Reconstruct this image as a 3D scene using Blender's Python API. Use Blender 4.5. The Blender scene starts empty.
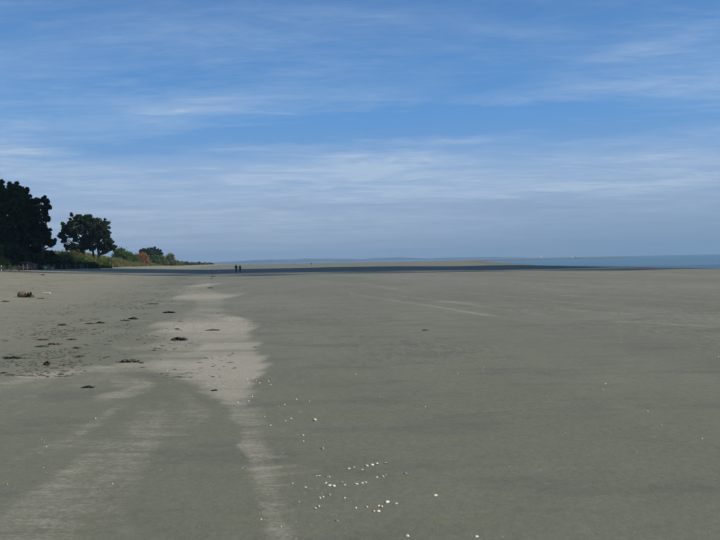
import bpy, math, random
import numpy as np
from mathutils import Vector, Matrix
random.seed(7); rng = np.random.default_rng(7)
R = math.radians
scene = bpy.context.scene
col = scene.collection

# ------------------------------------------------------------------ camera
EYE = 1.9; FP = 720.0; PITCH = R(0.70); ROLL = R(1.15)
F = Vector((0, math.cos(PITCH), -math.sin(PITCH)))
U0 = Vector((0, math.sin(PITCH), math.cos(PITCH)))
R0 = Vector((1, 0, 0))
RT = R0*math.cos(ROLL) - U0*math.sin(ROLL)
UP = U0*math.cos(ROLL) + R0*math.sin(ROLL)
cd = bpy.data.cameras.new('camera'); cam = bpy.data.objects.new('camera', cd); col.objects.link(cam)
cam.matrix_world = Matrix(((RT.x, UP.x, -F.x, 0), (RT.y, UP.y, -F.y, 0), (RT.z, UP.z, -F.z, EYE), (0, 0, 0, 1)))
cd.sensor_width = 36; cd.lens = 36*FP/720; cd.clip_start = 0.05; cd.clip_end = 60000
scene.camera = cam

# ------------------------------------------------------------------ sun, sky, exposure
SUN_EL = R(40); SUN_AZ = R(97)          # azimuth clockwise from +Y: the sun stands to the right
sdir = Vector((math.cos(SUN_EL)*math.sin(SUN_AZ), math.cos(SUN_EL)*math.cos(SUN_AZ), math.sin(SUN_EL)))
ld = bpy.data.lights.new('sun', 'SUN'); ld.energy = 4.6; ld.angle = R(0.5); ld.color = (1, .93, .76)
sun = bpy.data.objects.new('sun', ld); col.objects.link(sun)
sun.rotation_euler = (-sdir).to_track_quat('-Z', 'Y').to_euler(); sun.location = (60, 0, 60)
scene.view_settings.view_transform = 'Standard'; scene.view_settings.look = 'None'
w_ = None; scene.cycles.volume_bounces = 0; scene.cycles.max_bounces = 5; scene.cycles.diffuse_bounces = 2; scene.cycles.glossy_bounces = 2
scene.view_settings.exposure = 0.0; scene.view_settings.gamma = 1

w = bpy.data.worlds.new('World'); scene.world = w; w.use_nodes = True
nt = w.node_tree; nt.nodes.clear(); w.cycles.sampling_method = 'MANUAL'; w.cycles.sample_map_resolution = 512
def N(nt, t, **k):
    n = nt.nodes.new(t)
    for a, v in k.items():
        if a == 'inp':
            for i, x in v.items(): n.inputs[i].default_value = x
        else: setattr(n, a, v)
    return n
def L(nt, a, b): nt.links.new(a, b)
def M(nt, op, a, b=None, c=None, clamp=False):
    n = nt.nodes.new('ShaderNodeMath'); n.operation = op; n.use_clamp = clamp
    for i, x in enumerate((a, b, c)):
        if x is None: continue
        if isinstance(x, (int, float)): n.inputs[i].default_value = x
        else: nt.links.new(x, n.inputs[i])
    return n.outputs[0]
def SM(nt, x, a, b):        # smoothstep
    n = nt.nodes.new('ShaderNodeMapRange'); n.interpolation_type = 'SMOOTHSTEP'
    nt.links.new(x, n.inputs[0]); n.inputs[1].default_value = a; n.inputs[2].default_value = b
    return n.outputs[0]
def MIX(nt, f, a, b, mode='MIX'):
    n = nt.nodes.new('ShaderNodeMix'); n.data_type = 'RGBA'; n.blend_type = mode
    for sock, x in ((n.inputs[0], f), (n.inputs[6], a), (n.inputs[7], b)):
        if isinstance(x, (int, float)): sock.default_value = x
        elif isinstance(x, tuple): sock.default_value = (*x, 1)
        else: nt.links.new(x, sock)
    return n.outputs[2]
def NOISE(nt, vec, scale, detail=4, rough=.55, mapscale=None, rot=None, loc=None, dist=0):
    if mapscale or rot or loc:
        mp = nt.nodes.new('ShaderNodeMapping'); nt.links.new(vec, mp.inputs[0])
        if rot: mp.inputs['Rotation'].default_value = rot
        if mapscale: mp.inputs['Scale'].default_value = mapscale
        if loc: mp.inputs['Location'].default_value = loc
        vec = mp.outputs[0]
    n = nt.nodes.new('ShaderNodeTexNoise'); nt.links.new(vec, n.inputs['Vector'])
    n.inputs['Scale'].default_value = scale; n.inputs['Detail'].default_value = detail
    n.inputs['Roughness'].default_value = rough; n.inputs['Distortion'].default_value = dist
    return n.outputs[0]

sky = N(nt, 'ShaderNodeTexSky', sky_type='NISHITA', sun_disc=False, sun_elevation=SUN_EL, sun_rotation=SUN_AZ,
        air_density=1.0, dust_density=.6, ozone_density=2.5)
bg = N(nt, 'ShaderNodeBackground', inp={1: 0.085}); out = N(nt, 'ShaderNodeOutputWorld')
tc = N(nt, 'ShaderNodeTexCoord'); sep = N(nt, 'ShaderNodeSeparateXYZ'); L(nt, tc.outputs['Generated'], sep.inputs[0])
X, Y, Z = sep.outputs
zc = M(nt, 'MAXIMUM', Z, 0.0); zz = M(nt, 'ADD', zc, 0.045)
cb = N(nt, 'ShaderNodeCombineXYZ'); L(nt, M(nt, 'DIVIDE', X, zz), cb.inputs[0]); L(nt, M(nt, 'DIVIDE', Y, zz), cb.inputs[1])
P = cb.outputs[0]                        # the cloud deck as a plane seen from below
# deep sky -> pale blue air towards the horizon
rp = nt.nodes.new('ShaderNodeValToRGB'); L(nt, zc, rp.inputs[0]); el = rp.color_ramp.elements
stops = [(0, (.39, .49, .66)), (.06, (.335, .465, .69)), (.13, (.215, .430, .790)), (.19, (.140, .385, .815)), (.27, (.090, .305, .720)), (.36, (.076, .245, .610)), (.6, (.088, .215, .47)), (1, (.095, .195, .37))]
el[0].position = 0; el[1].position = 1
for p_, c_ in stops[1:-1]: el.new(p_)
for e_, (p_, c_) in zip(sorted(el, key=lambda q: q.position), stops): e_.color = (*c_, 1)
sc_ = nt.nodes.new('ShaderNodeVectorMath'); sc_.operation = 'SCALE'; L(nt, rp.outputs[0], sc_.inputs[0]); sc_.inputs[3].default_value = 10
base = MIX(nt, 0.88, sky.outputs[0], sc_.outputs[0])
# veils: broad soft sheets and finer streaks
v1 = NOISE(nt, P, 0.55, 5, .55, mapscale=(.6, 1.0, 1), rot=(0, 0, R(-14)), loc=(3.1, 1.7, 0), dist=.6)
v2 = NOISE(nt, P, 1.15, 6, .62, mapscale=(.60, 1.0, 1), rot=(0, 0, R(-9)), loc=(1.3, 7.7, 0), dist=.9)
v3 = NOISE(nt, P, 4.2, 6, .68, mapscale=(.22, 1.0, 1), rot=(0, 0, R(24)), loc=(5.3, 2.2, 0), dist=.8)
ya = M(nt, 'MAXIMUM', M(nt, 'ABSOLUTE', Y), .05)
AZ = M(nt, 'DIVIDE', X, ya); EL = M(nt, 'DIVIDE', Z, ya)
wa = NOISE(nt, P, .8, 4, .6); wb = NOISE(nt, P, 2.2, 5, .6, mapscale=(.3, 1, 1))
ELw = M(nt, 'ADD', EL, M(nt, 'MULTIPLY', M(nt, 'SUBTRACT', wa, .5), .05)); ELw = M(nt, 'ADD', ELw, M(nt, 'MULTIPLY', M(nt, 'SUBTRACT', wb, .5), .03))
def blob(px, py, sx, sy, tilt=0):          # a cirrus patch in azimuth / elevation
    d = F + RT*((px-360)/FP) - UP*((py-270)/FP); a0, e0 = d.x/d.y, d.z/d.y
    da = M(nt, 'SUBTRACT', AZ, a0); de = M(nt, 'SUBTRACT', M(nt, 'SUBTRACT', ELw, e0), M(nt, 'MULTIPLY', da, tilt))
    q = M(nt, 'ADD', M(nt, 'POWER', M(nt, 'ABSOLUTE', M(nt, 'DIVIDE', da, sx/FP)), 2), M(nt, 'POWER', M(nt, 'ABSOLUTE', M(nt, 'DIVIDE', de, sy/FP)), 2))
    return M(nt, 'MULTIPLY', M(nt, 'EXPONENT', M(nt, 'MULTIPLY', q, -1.0)), SM(nt, Y, 0, .2))
def total(lst):
    t_ = None
    for *g_, st_ in lst:
        v_ = M(nt, 'MULTIPLY', blob(*g_), st_); t_ = v_ if t_ is None else M(nt, 'ADD', t_, v_)
    return t_
pos = total([(240,168,220,11,-.02,.85),(20,150,60,5,0,1.1),(30,143,30,3,0,.8),(470,160,200,16,0,.5),(180,155,140,8,.04,.4),(60,222,150,26,0,.42),(330,205,300,26,.02,.48),(170,118,170,14,.10,.26),
             (640,165,150,30,0,.30),(120,45,200,22,.05,.26),(420,22,120,10,-.1,.22),(645,48,70,9,.25,.42),(560,92,150,9,.02,.18),(470,145,55,4,.02,.35),(300,180,150,5,.0,.5),(450,193,170,5,.02,.3)])
neg = total([(200,138,130,11,.06,.65),(480,120,220,18,.03,.6),(350,150,60,5,.02,.3),(620,205,120,12,.02,.25),(120,85,150,16,.08,.25)])
tex = M(nt, 'ADD', M(nt, 'MULTIPLY', SM(nt, v1, .30, .72), .55), M(nt, 'MULTIPLY', SM(nt, v2, .34, .74), .75))
low = M(nt, 'SUBTRACT', 1.0, SM(nt, zc, 0.10, 0.36))
f1 = NOISE(nt, P, 4.6, 7, .70, mapscale=(.30, 1.0, 1), rot=(0, 0, R(-12)), loc=(2.2, 9.1, 0), dist=2.0)
f2 = NOISE(nt, P, 7, 6, .70, mapscale=(.42, 1.0, 1), rot=(0, 0, R(42)), loc=(7.2, 1.1, 0), dist=1.0)
fib = M(nt, 'ADD', M(nt, 'MULTIPLY', SM(nt, f1, .36, .68), .75), M(nt, 'MULTIPLY', SM(nt, f2, .38, .70), .55))
tex = M(nt, 'MULTIPLY', tex, M(nt, 'ADD', M(nt, 'MULTIPLY', fib, .75), .55))
s = M(nt, 'MULTIPLY', tex, M(nt, 'ADD', M(nt, 'MULTIPLY', low, .34), .17))
s = M(nt, 'ADD', s, M(nt, 'MULTIPLY', M(nt, 'MULTIPLY', SM(nt, v3, .46, .80), SM(nt, v1, .40, .65)), .20))
s = M(nt, 'ADD', s, M(nt, 'MULTIPLY', pos, M(nt, 'ADD', M(nt, 'MULTIPLY', tex, .75), .30)))
s = M(nt, 'SUBTRACT', s, M(nt, 'MULTIPLY', neg, .5), clamp=True)
c1 = MIX(nt, M(nt, 'MULTIPLY', s, .80, clamp=True), base, (5.6, 7.0, 8.9))
# low grey bars just above the horizon
g = NOISE(nt, P, .9, 6, .62, mapscale=(.22, .8, 1), loc=(8.2, 4.1, 0), dist=.5)
gm = M(nt, 'MULTIPLY', SM(nt, g, .50, .72), M(nt, 'MULTIPLY', SM(nt, zc, .02, .05), M(nt, 'SUBTRACT', 1.0, SM(nt, zc, .07, .12))))
bars = total([(520,207,60,4.5,0,.8),(288,201,28,4,0,.6),(240,219,40,3,0,.5),(600,203,40,3,0,.5)])
gm = M(nt, 'ADD', M(nt, 'MULTIPLY', gm, .6), M(nt, 'MULTIPLY', bars, SM(nt, v2, .36, .6)), clamp=True)
c2 = MIX(nt, M(nt, 'MULTIPLY', gm, .75), c1, (2.9, 4.1, 6.0))
# heavier blue-grey air low over the sea, deeper to the right
hz = M(nt, 'SUBTRACT', 1.0, SM(nt, zc, 0.0, .10))
side = SM(nt, AZ, -.25, .45)
c3 = MIX(nt, M(nt, 'MULTIPLY', hz, M(nt, 'ADD', M(nt, 'MULTIPLY', side, .42), .25)), c2, MIX(nt, side, (3.15, 4.35, 6.25), (1.75, 3.35, 5.05)))
L(nt, c3, bg.inputs[0]); L(nt, bg.outputs[0], out.inputs[0])

# ------------------------------------------------------------------ helpers
def attrs(o, label=None, cat=None, group=None, kind=None):
    if label: o['label'] = label
    if cat: o['category'] = cat
    if group: o['group'] = group
    if kind: o['kind'] = kind
    return o
def mesh(name, V, Fc, mats, smooth=False, midx=None):
    V = np.asarray(V, dtype=np.float32); me = bpy.data.meshes.new(name)
    if isinstance(Fc, np.ndarray):
        n, k = Fc.shape
        me.vertices.add(len(V)); me.vertices.foreach_set('co', V.ravel())
        me.loops.add(n*k); me.loops.foreach_set('vertex_index', Fc.astype(np.int32).ravel())
        me.polygons.add(n); me.polygons.foreach_set('loop_start', np.arange(0, n*k, k, dtype=np.int32))
        me.update(calc_edges=True)
    else:
        me.from_pydata([tuple(map(float, v)) for v in V], [], [tuple(f) for f in Fc]); me.update()
    for m in (mats if isinstance(mats, (list, tuple)) else [mats]): me.materials.append(m)
    if midx is not None: me.polygons.foreach_set('material_index', np.asarray(midx, dtype=np.int32))
    if smooth: me.polygons.foreach_set('use_smooth', np.ones(len(me.polygons), dtype=bool))
    me.update()
    return me
def obj(name, me, parent=None, loc=(0, 0, 0), rot=(0, 0, 0), sc=(1, 1, 1)):
    o = bpy.data.objects.new(name, me); col.objects.link(o); o.parent = parent
    o.location = loc; o.rotation_euler = rot; o.scale = sc
    return o
def empty(name, loc, rz=0, sc=1):
    o = bpy.data.objects.new(name, None); col.objects.link(o); o.empty_display_size = .3
    o.location = loc; o.rotation_euler.z = rz; o.scale = (sc, sc, sc); return o
def copy_tree(o, parent=None):
    c = o.copy(); col.objects.link(c); c.parent = parent
    for ch in [x for x in bpy.data.objects if x.parent == o]: copy_tree(ch, c)
    return c
def tubes(paths, ns=7):
    """paths: list of (points, radii); one joined tapered tube mesh"""
    V, Fc = [], []
    for pts, rad in paths:
        pts = [Vector(p) for p in pts]; b = len(V); n = len(pts)
        for i, p in enumerate(pts):
            t = (pts[min(i+1, n-1)]-pts[max(i-1, 0)]).normalized()
            a = t.cross(Vector((0, 0, 1)) if abs(t.z) < .9 else Vector((1, 0, 0))).normalized(); c = t.cross(a)
            for k in range(ns):
                an = 2*math.pi*k/ns
                V.append(p + (a*math.cos(an)+c*math.sin(an))*rad[i])
        for i in range(n-1):
            for k in range(ns):
                Fc.append((b+i*ns+k, b+i*ns+(k+1) % ns, b+(i+1)*ns+(k+1) % ns, b+(i+1)*ns+k))
        Fc.append(tuple(b+k for k in range(ns))[::-1]); Fc.append(tuple(b+(n-1)*ns+k for k in range(ns)))
    return V, Fc
def sst(a, b, x): t = np.clip((x-a)/(b-a), 0, 1); return t*t*(3-2*t)
def vnoise(x, y, seed=0):
    x = np.asarray(x, float); y = np.asarray(y, float)
    xi = np.floor(x); yi = np.floor(y); fx = x-xi; fy = y-yi; fx = fx*fx*(3-2*fx); fy = fy*fy*(3-2*fy)
    def h(a, b):
        s = np.sin(a*127.1+b*311.7+seed*74.7)*43758.5453; return s-np.floor(s)
    return (h(xi, yi)*(1-fx)+h(xi+1, yi)*fx)*(1-fy)+(h(xi, yi+1)*(1-fx)+h(xi+1, yi+1)*fx)*fy
def fbm(x, y, seed=0, o=4):
    s = 0; a = .5
    for i in range(o): s = s+a*vnoise(x*2**i, y*2**i, seed+i); a *= .5
    return s

# ------------------------------------------------------------------ terrain
TY = [-9000, 0, 700, 1200, 1600, 13000]; TX = [-38, -38, -183.6, -262, -308, -700]
def toe_u(x, y): return (np.interp(y, TY, TX)-x)/1.02
def water_w(x, y):                       # > 0 inside water, metres
    shore = np.interp(y, [-9000, -200, 60, 112, 155, 195, 400, 640, 800], [75, 66, 58, 56, 53, 53, 78, 108, 150])
    shore = shore+2.2*(fbm(y/14, y*0+3, 5)-.5)*2
    near = np.interp(x, [0, 110, 200, 330, 400], [700, 700, 760, 850, 900])+(fbm(x/30, x*0, 9)-.5)*30
    lag = np.minimum(x-shore, near-y)
    far = np.interp(x, [-600, -320, -200, 0, 100, 330, 352, 9000], [1900, 1650, 1450, 1150, 1040, 960, 300, -9000])+(fbm(x/60, x*0, 19)-.5)*60
    return np.maximum(lag, np.minimum((y-far)*.5, 400))
def height(x, y):
    x = np.asarray(x, float); y = np.asarray(y, float)
    u = toe_u(x, y)
    h = 1.5*np.clip((u+37.5)/37.5, 0, 1)**1.15
    D = np.interp(y, [-200, 100, 280, 400, 520, 900, 1500, 1650], [5, 5.4, 5.2, 4.0, 3.3, 2.6, 1.4, 0])
    hum = fbm(x/13, y/13, 2)-.5
    h = h+D*sst(0, 15, u)*(1+.55*hum)+.5*sst(-4, 6, u)*(fbm(x/4, y/4, 4)-.5)*2
    h = h+.05*(fbm(x/9, y/9, 8)-.5)*2*sst(4, 30, y)+.012*(fbm(x/1.1, y/1.1, 3)-.5)*2*np.clip((u+39)/10, .25, 1.6)*sst(60, 20, y)
    wt = water_w(x, y)
    h = h+.35*sst(-260, -40, wt)*sst(600, 740, y)*sst(80, 130, x)
    h = h-1.2*sst(-14, 26, wt)*np.where(u > 0, np.maximum(1, h), 1)
    return h
WATER_Z = -.16
def at(px, py, lift=0.0, tmax=3000):
    d = F + RT*((px-360)/FP) - UP*((py-270)/FP)
    t = np.concatenate([np.arange(2, 80, .02), np.arange(80, tmax, .5)])
    z = EYE+d.z*t; g = height(d.x*t, d.y*t)
    i = np.argmax(z <= g) if (z <= g).any() else len(t)-1
    return Vector((d.x*t[i], d.y*t[i], float(height(d.x*t[i], d.y*t[i]))+lift))
def polar(px, dist):                     # a spot on the ground in the column px at a distance
    d = F + RT*((px-360)/FP) + UP*(5/FP); x, y = d.x/d.y*dist, dist
    return Vector((x, y, float(height(x, y))))

# dry pale sand: wind-blown strips. (x1, y1, x2, y2, half thickness, softness, strength) read off the beach
STR = [
 (196,285,214,285,1.5,.9),(160,292,205,291,1.2,.4),(172,297,232,297,2.2,1),(200,303,222,304,1.5,.45),(196,310,224,309,1.6,.5),
 (205,316,226,315,1.5,.6),(222,319,242,318,2.3,1.1),(150,326,250,325,3,.9),(158,331,250,331,4,1),(190,338,250,337,3,.75),
 (150,345,190,345,3,.5),(200,347,258,346,3.5,1),(190,353,255,354,2,.6),(200,361,261,361,4.5,1.05),(190,368,262,369,5,1.05),
 (160,366,200,366,3,.7),(190,376,258,377,5,1),(205,385,252,385,4,.85),(216,394,250,394,4,.7),(222,402,248,402,4,.6),
 (232,410,262,409,5,.40),(238,424,266,422,5,.34),(246,437,262,436,6,.30),(246,452,268,450,6,.28),
 (252,460,290,456,1.5,.35),(250,470,300,465,1.6,.40),(258,477,318,471,1.6,.48),(262,488,296,485,1.5,.36),(270,499,312,494,1.3,.28),
 (248,410,264,480,9,.36),(256,450,280,545,11,.38),(262,470,284,545,6,.25),(266,515,310,508,1.8,.30),(262,530,300,524,1.8,.30),
 (20,505,120,440,12,.34),(110,525,152,440,10,.34),(150,440,166,400,6,.32),(95,402,152,382,7,.5),(60,445,122,405,7,.42),(0,470,60,440,8,.26),(170,520,185,440,7,.22),
 (100,372,200,364,3,.5),(20,378,110,367,3.5,.72),(0,384,60,376,3,.6),(110,365,160,366,3,.65),(120,350,165,347,4,.45),
 (112,385,150,383,5,.5),(102,394,135,396,5,.5),(60,430,110,420,8,.34),(44,455,90,440,8,.32),(130,420,148,445,5,.4),
 (138,405,150,425,4,.35),(10,505,60,495,6,.3),(110,500,130,540,6,.3),(118,462,146,440,6,.28),(66,474,80,455,7,.25),
 (0,400,40,396,4,.25),(130,357,170,357,2,.5),(95,330,150,334,2,.3),(128,322,160,320,2,.35),(140,305,180,303,2,.4),
 (240,283,300,286,1,.25),(262,291,290,291,1.2,.22),
 (360,283,396,289,.8,.5),(400,287,450,292,.7,.3),(440,301,480,304,1.2,.55),(500,288,600,292,.8,.35),(560,309,640,315,1,.45),(520,285,700,297,.8,.35),
 (610,321,720,327,1,.5),(450,319,560,338,1.6,.3),(560,295,720,303,.8,.4),(330,275,480,281,.7,.3),(600,283,740,290,.7,.4),(420,310,500,316,1,.22),
 (560,338,740,352,1.5,.22),(480,279,640,283,.7,.3),
]
for k_, y2 in enumerate((276, 281, 287, 293, 300, 308, 317, 327, 339, 352)):     # long faint drift lines along the shore
    r_ = random.Random(k_+5)
    for q_ in range(3):
        a_ = r_.uniform(300, 620); b_ = a_+r_.uniform(60, 210); sl = (y2-262)/570
        STR.append((a_, 262+(a_-150)*sl, b_, 262+(b_-150)*sl, r_.uniform(.5, 1.0), r_.uniform(.22, .42)))
RIB = [(279,200,208,.4),(284,192,211,.5),(290,165,212,.55),(297,168,230,.75),(303,190,222,.5),(310,185,226,.6),(315,165,228,.6),(319,152,243,.8),(326,140,249,.8),(335,132,250,.75),(343,130,250,.6),(350,135,259,.8),(358,120,258,.7),
       (365,108,263,.9),(378,140,261,.9),(388,185,255,.75),(396,202,256,.7),(406,218,250,.62),(418,228,254,.6),(432,236,254,.68),(450,240,262,.68),(475,244,266,.68),(500,250,276,.66),(530,258,284,.66),(570,266,300,.66)]
def dry_field(x, y):
    out = np.zeros_like(x)
    L_ = [at(l, p) for p, l, r_, s_ in RIB]; R_ = [at(r_, p) for p, l, r_, s_ in RIB]
    xl = np.interp(y, [p.y for p in L_][::-1], [p.x for p in L_][::-1]); xr = np.interp(y, [p.y for p in R_][::-1], [p.x for p in R_][::-1])
    st = np.interp(y, [p.y for p in R_][::-1], [t[3] for t in RIB][::-1])*sst(110, 70, y)*sst(3, 4, y)
    wob = (fbm(y*2.6/np.maximum(1, y/14), y*0+1, 91, 4)-.47)*.75*np.clip(y/16, .2, 3)
    wd = np.maximum(xr-xl, .2)
    soft = np.where(y < 11, .30, .10+.004*y)
    vl = fbm(x/.9+y*.12, y/3.2, 131, 4); out = np.maximum(out, .36*sst(.40, .66, vl)*sst(0, -.25, x-xl)*sst(17, 12, y)*sst(-9, -4, x))
    out = np.maximum(out, st*.66*sst(0, .42, (x-xl+wob*.8)/wd)*sst(soft, -soft, x-(xr+wob*.7-.05)))
    for (a, b, c, d, hh, st) in STR:
        p, q = at(a, b), at(c, d); p = np.array(p[:2]); q = np.array(q[:2])
        m = (p+q)/2; dist = float(np.hypot(*m)); L2 = q-p; ln = np.hypot(*L2)+1e-6; t = L2/ln; n = np.array([-t[1], t[0]])
        he = EYE*.95
        wd = math.hypot(n[1]*hh*dist**2/(FP*he), n[0]*hh*dist/FP)*1.15
        we = max(8*dist/FP, ln*.10)
        box = (np.abs(x-m[0]) < ln+wd*3+we*2) & (np.abs(y-m[1]) < ln+wd*3+we*2)
        if not box.any(): continue
        xs, ys = x[box], y[box]
        wob = (fbm(xs/(wd*3+.2), ys/(wd*2+.1), 31, 3)-.47)*wd*1.6
        al = (xs-m[0])*t[0]+(ys-m[1])*t[1]; pe = (xs-m[0])*n[0]+(ys-m[1])*n[1]+wob
        v = st*.8*np.exp(-(pe/wd)**2*.8)*sst(ln/2+we, ln/2-we*.6, np.abs(al))
        out[box] = np.maximum(out[box], v) + .35*np.minimum(out[box], v)
    return out

def make_ground():
    az = np.concatenate([np.linspace(-R(32), R(32), 620), np.linspace(R(32), 2*math.pi-R(32), 90)[1:-1]])
    dep = np.concatenate([np.arange(330, 20, -1.0), np.arange(20, 12.9, -.5)])
    r = np.concatenate([[.6, 1.5, 2.5, 3.3, 3.8], 1368/dep, np.arange(108, 460, 2.6), np.arange(465, 1250, 9), np.arange(1260, 2000, 30), np.geomspace(2100, 13500, 14)])
    r = np.unique(np.round(r, 3))
    A, Rr = np.meshgrid(az, r)
    x = np.sin(A)*Rr; y = np.cos(A)*Rr
    z = height(x, y)
    na, nr = len(az), len(r)
    V = np.stack([x.ravel(), y.ravel(), z.ravel()], 1)
    V = np.vstack([V, [[0, 0, float(height(0, 0))]]])
    i = np.arange(nr-1)[:, None]*na; j = np.arange(na)[None, :]; j2 = (j+1) % na
    Q = np.stack([i+j, i+j2, i+na+j2, i+na+j], -1).reshape(-1, 4)[:, ::-1]
    c = len(V)-1; jj = np.arange(na)
    Fc = np.vstack([Q, np.stack([np.full(na, c), jj, (jj+1) % na, (jj+1) % na], 1)[:, ::-1]])
    Q4 = Fc[:-na]
    me = mesh('beach_ground', V, Q4, sand_mat, True)
    def fa(name, v):
        a = me.attributes.new(name, 'FLOAT', 'POINT'); a.data.foreach_set('value', np.asarray(v, dtype=np.float32).ravel())
    xx, yy = V[:, 0], V[:, 1]
    u = toe_u(xx, yy)
    fa('dry', dry_field(xx, yy))
    fa('upper', sst(-37, -24, u+3*(fbm(xx/4, yy/9, 12)-.5)))
    fa('veg', sst(1.0, 4.0, u+3*(fbm(xx/6, yy/6, 22)-.5)-2.2*sst(300, 460, yy)))
    fa('shore', sst(-22, -3, water_w(xx, yy)))
    o = obj('beach_ground', me); attrs(o, 'wide grey-green sand beach with pale wind-blown strips', kind='structure')
    return o

def newmat(name):
    m = bpy.data.materials.new(name); m.use_nodes = True; nt = m.node_tree
    b = nt.nodes['Principled BSDF']; return m, nt, b
def simple(name, c, rough=.8, var=.25, scale=6, c2=None, spec=.3, bump=0, objrand=0):
    m, nt, b = newmat(name); tc = nt.nodes.new('ShaderNodeTexCoord')
    n = NOISE(nt, tc.outputs['Object'], scale, 5, .6)
    c2 = c2 or tuple(max(0, x*(1-2*var)) for x in c)
    f = SM(nt, n, .35, .65)
    cc = MIX(nt, f, c2, c)
    if objrand:
        oi = nt.nodes.new('ShaderNodeObjectInfo'); hs = nt.nodes.new('ShaderNodeHueSaturation')
        L(nt, cc, hs.inputs['Color']); L(nt, M(nt, 'ADD', M(nt, 'MULTIPLY', oi.outputs['Random'], objrand), 1-objrand/2), hs.inputs['Value']); cc = hs.outputs[0]
    L(nt, cc, b.inputs['Base Color']); b.inputs['Roughness'].default_value = rough; b.inputs['Specular IOR Level'].default_value = spec
    if bump:
        bp = nt.nodes.new('ShaderNodeBump'); L(nt, NOISE(nt, tc.outputs['Object'], scale*3, 5, .7), bp.inputs['Height'])
        bp.inputs['Strength'].default_value = bump; bp.inputs['Distance'].default_value = .02; L(nt, bp.outputs[0], b.inputs['Normal'])
    return m

# sand
sand_mat, nt, b = newmat('beach_sand')
tcn = nt.nodes.new('ShaderNodeTexCoord'); O = tcn.outputs['Object']
def AT(nm):
    a = nt.nodes.new('ShaderNodeAttribute'); a.attribute_name = nm; return a.outputs['Fac']
dry, upper, veg, shore = AT('dry'), AT('upper'), AT('veg'), AT('shore')
big = NOISE(nt, O, .09, 5, .6, mapscale=(1.0, .5, 1), rot=(0, 0, R(-14)))
mid = NOISE(nt, O, .8, 6, .65, mapscale=(.5, 1.2, 1))
fine = NOISE(nt, O, 14, 6, .75)
grain = NOISE(nt, O, 240, 3, .8)
# cross-shore streaks close by, long-shore drift streaks farther off
stk = NOISE(nt, O, 2.6, 7, .7, mapscale=(.14, 1, 1), rot=(0, 0, R(-8)), dist=.3)
stf = NOISE(nt, O, 16, 6, .75, mapscale=(.2, 1, 1), rot=(0, 0, R(-12)), dist=.2)
lng = NOISE(nt, O, .55, 7, .68, mapscale=(1, .055, 1), rot=(0, 0, R(-18)), dist=.25)
pat = M(nt, 'ADD', dry, M(nt, 'MULTIPLY', M(nt, 'SUBTRACT', stk, .5), 1.15))
pat = M(nt, 'ADD', pat, M(nt, 'MULTIPLY', M(nt, 'SUBTRACT', stf, .5), .95))
pat = M(nt, 'ADD', pat, M(nt, 'MULTIPLY', M(nt, 'SUBTRACT', NOISE(nt, O, 45, 5, .75, mapscale=(.5, 1, 1)), .5), 1.5))
dm = M(nt, 'MULTIPLY', SM(nt, pat, .10, 1.0), SM(nt, dry, .02, .30))
wet = MIX(nt, SM(nt, big, .38, .66), (.142, .143, .104), (.180, .176, .134))
wet = MIX(nt, M(nt, 'MULTIPLY', SM(nt, mid, .48, .66), .55), wet, (.108, .110, .092))
sxyz = nt.nodes.new('ShaderNodeSeparateXYZ'); L(nt, O, sxyz.inputs[0])
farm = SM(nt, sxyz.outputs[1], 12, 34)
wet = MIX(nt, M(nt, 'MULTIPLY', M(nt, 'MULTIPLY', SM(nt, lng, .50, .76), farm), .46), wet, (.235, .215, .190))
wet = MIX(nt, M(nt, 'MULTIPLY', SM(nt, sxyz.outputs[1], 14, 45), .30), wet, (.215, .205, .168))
olv = NOISE(nt, O, 1.7, 5, .6, mapscale=(.6, 1.3, 1), loc=(9, 3, 0))
wet = MIX(nt, M(nt, 'MULTIPLY', SM(nt, olv, .52, .70), .55), wet, (.150, .146, .098))
rip2 = NOISE(nt, O, 4.2, 3, .5, mapscale=(1, .55, 1), rot=(0, 0, R(-20)), dist=.25)
ripn = SM(nt, NOISE(nt, O, .13, 3, .5, loc=(1.4, 6.2, 0)), .46, .58)
fst = NOISE(nt, O, 5, 6, .75, mapscale=(.12, 1, 1), rot=(0, 0, R(-9)), dist=.3)
wet = MIX(nt, M(nt, 'MULTIPLY', SM(nt, fst, .52, .74), .22), wet, (.225, .210, .180))
up = MIX(nt, SM(nt, mid, .35, .65), (.205, .192, .138), (.262, .240, .178))
up = MIX(nt, M(nt, 'MULTIPLY', SM(nt, NOISE(nt, O, 2.2, 6, .75, mapscale=(.6, 1, 1)), .56, .74), .5), up, (.15, .145, .11))
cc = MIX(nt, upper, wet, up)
cc = MIX(nt, M(nt, 'MULTIPLY', M(nt, 'MULTIPLY', SM(nt, rip2, .48, .62), M(nt, 'MULTIPLY', ripn, SM(nt, sxyz.outputs[1], 9, 14))), .22), cc, (.085, .088, .070))
cc = MIX(nt, dm, cc, (.310, .286, .235))
cc = MIX(nt, M(nt, 'MULTIPLY', shore, .55), cc, (.095, .088, .068))
vg = MIX(nt, SM(nt, NOISE(nt, O, .35, 5, .6), .38, .62), (.05, .065, .026), (.15, .145, .075))
cc = MIX(nt, veg, cc, vg)
sp = MIX(nt, M(nt, 'MULTIPLY', SM(nt, fine, .36, .64), .42), cc, MIX(nt, 1.0, cc, (.72, .72, .72), 'MULTIPLY'))
spk = NOISE(nt, O, 70, 3, .7)
sp = MIX(nt, M(nt, 'MULTIPLY', SM(nt, spk, .56, .70), .5), sp, MIX(nt, 1.0, sp, (.60, .60, .58), 'MULTIPLY'))
sp2 = MIX(nt, M(nt, 'MULTIPLY', SM(nt, grain, .45, .70), .5), sp, MIX(nt, 1.0, sp, (1.5, 1.48, 1.4), 'MULTIPLY'))
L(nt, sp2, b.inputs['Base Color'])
b.inputs['Specular IOR Level'].default_value = .22
L(nt, M(nt, 'ADD', M(nt, 'MULTIPLY', M(nt, 'SUBTRACT', 1.0, dm), -.10), .88), b.inputs['Roughness'])
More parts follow.
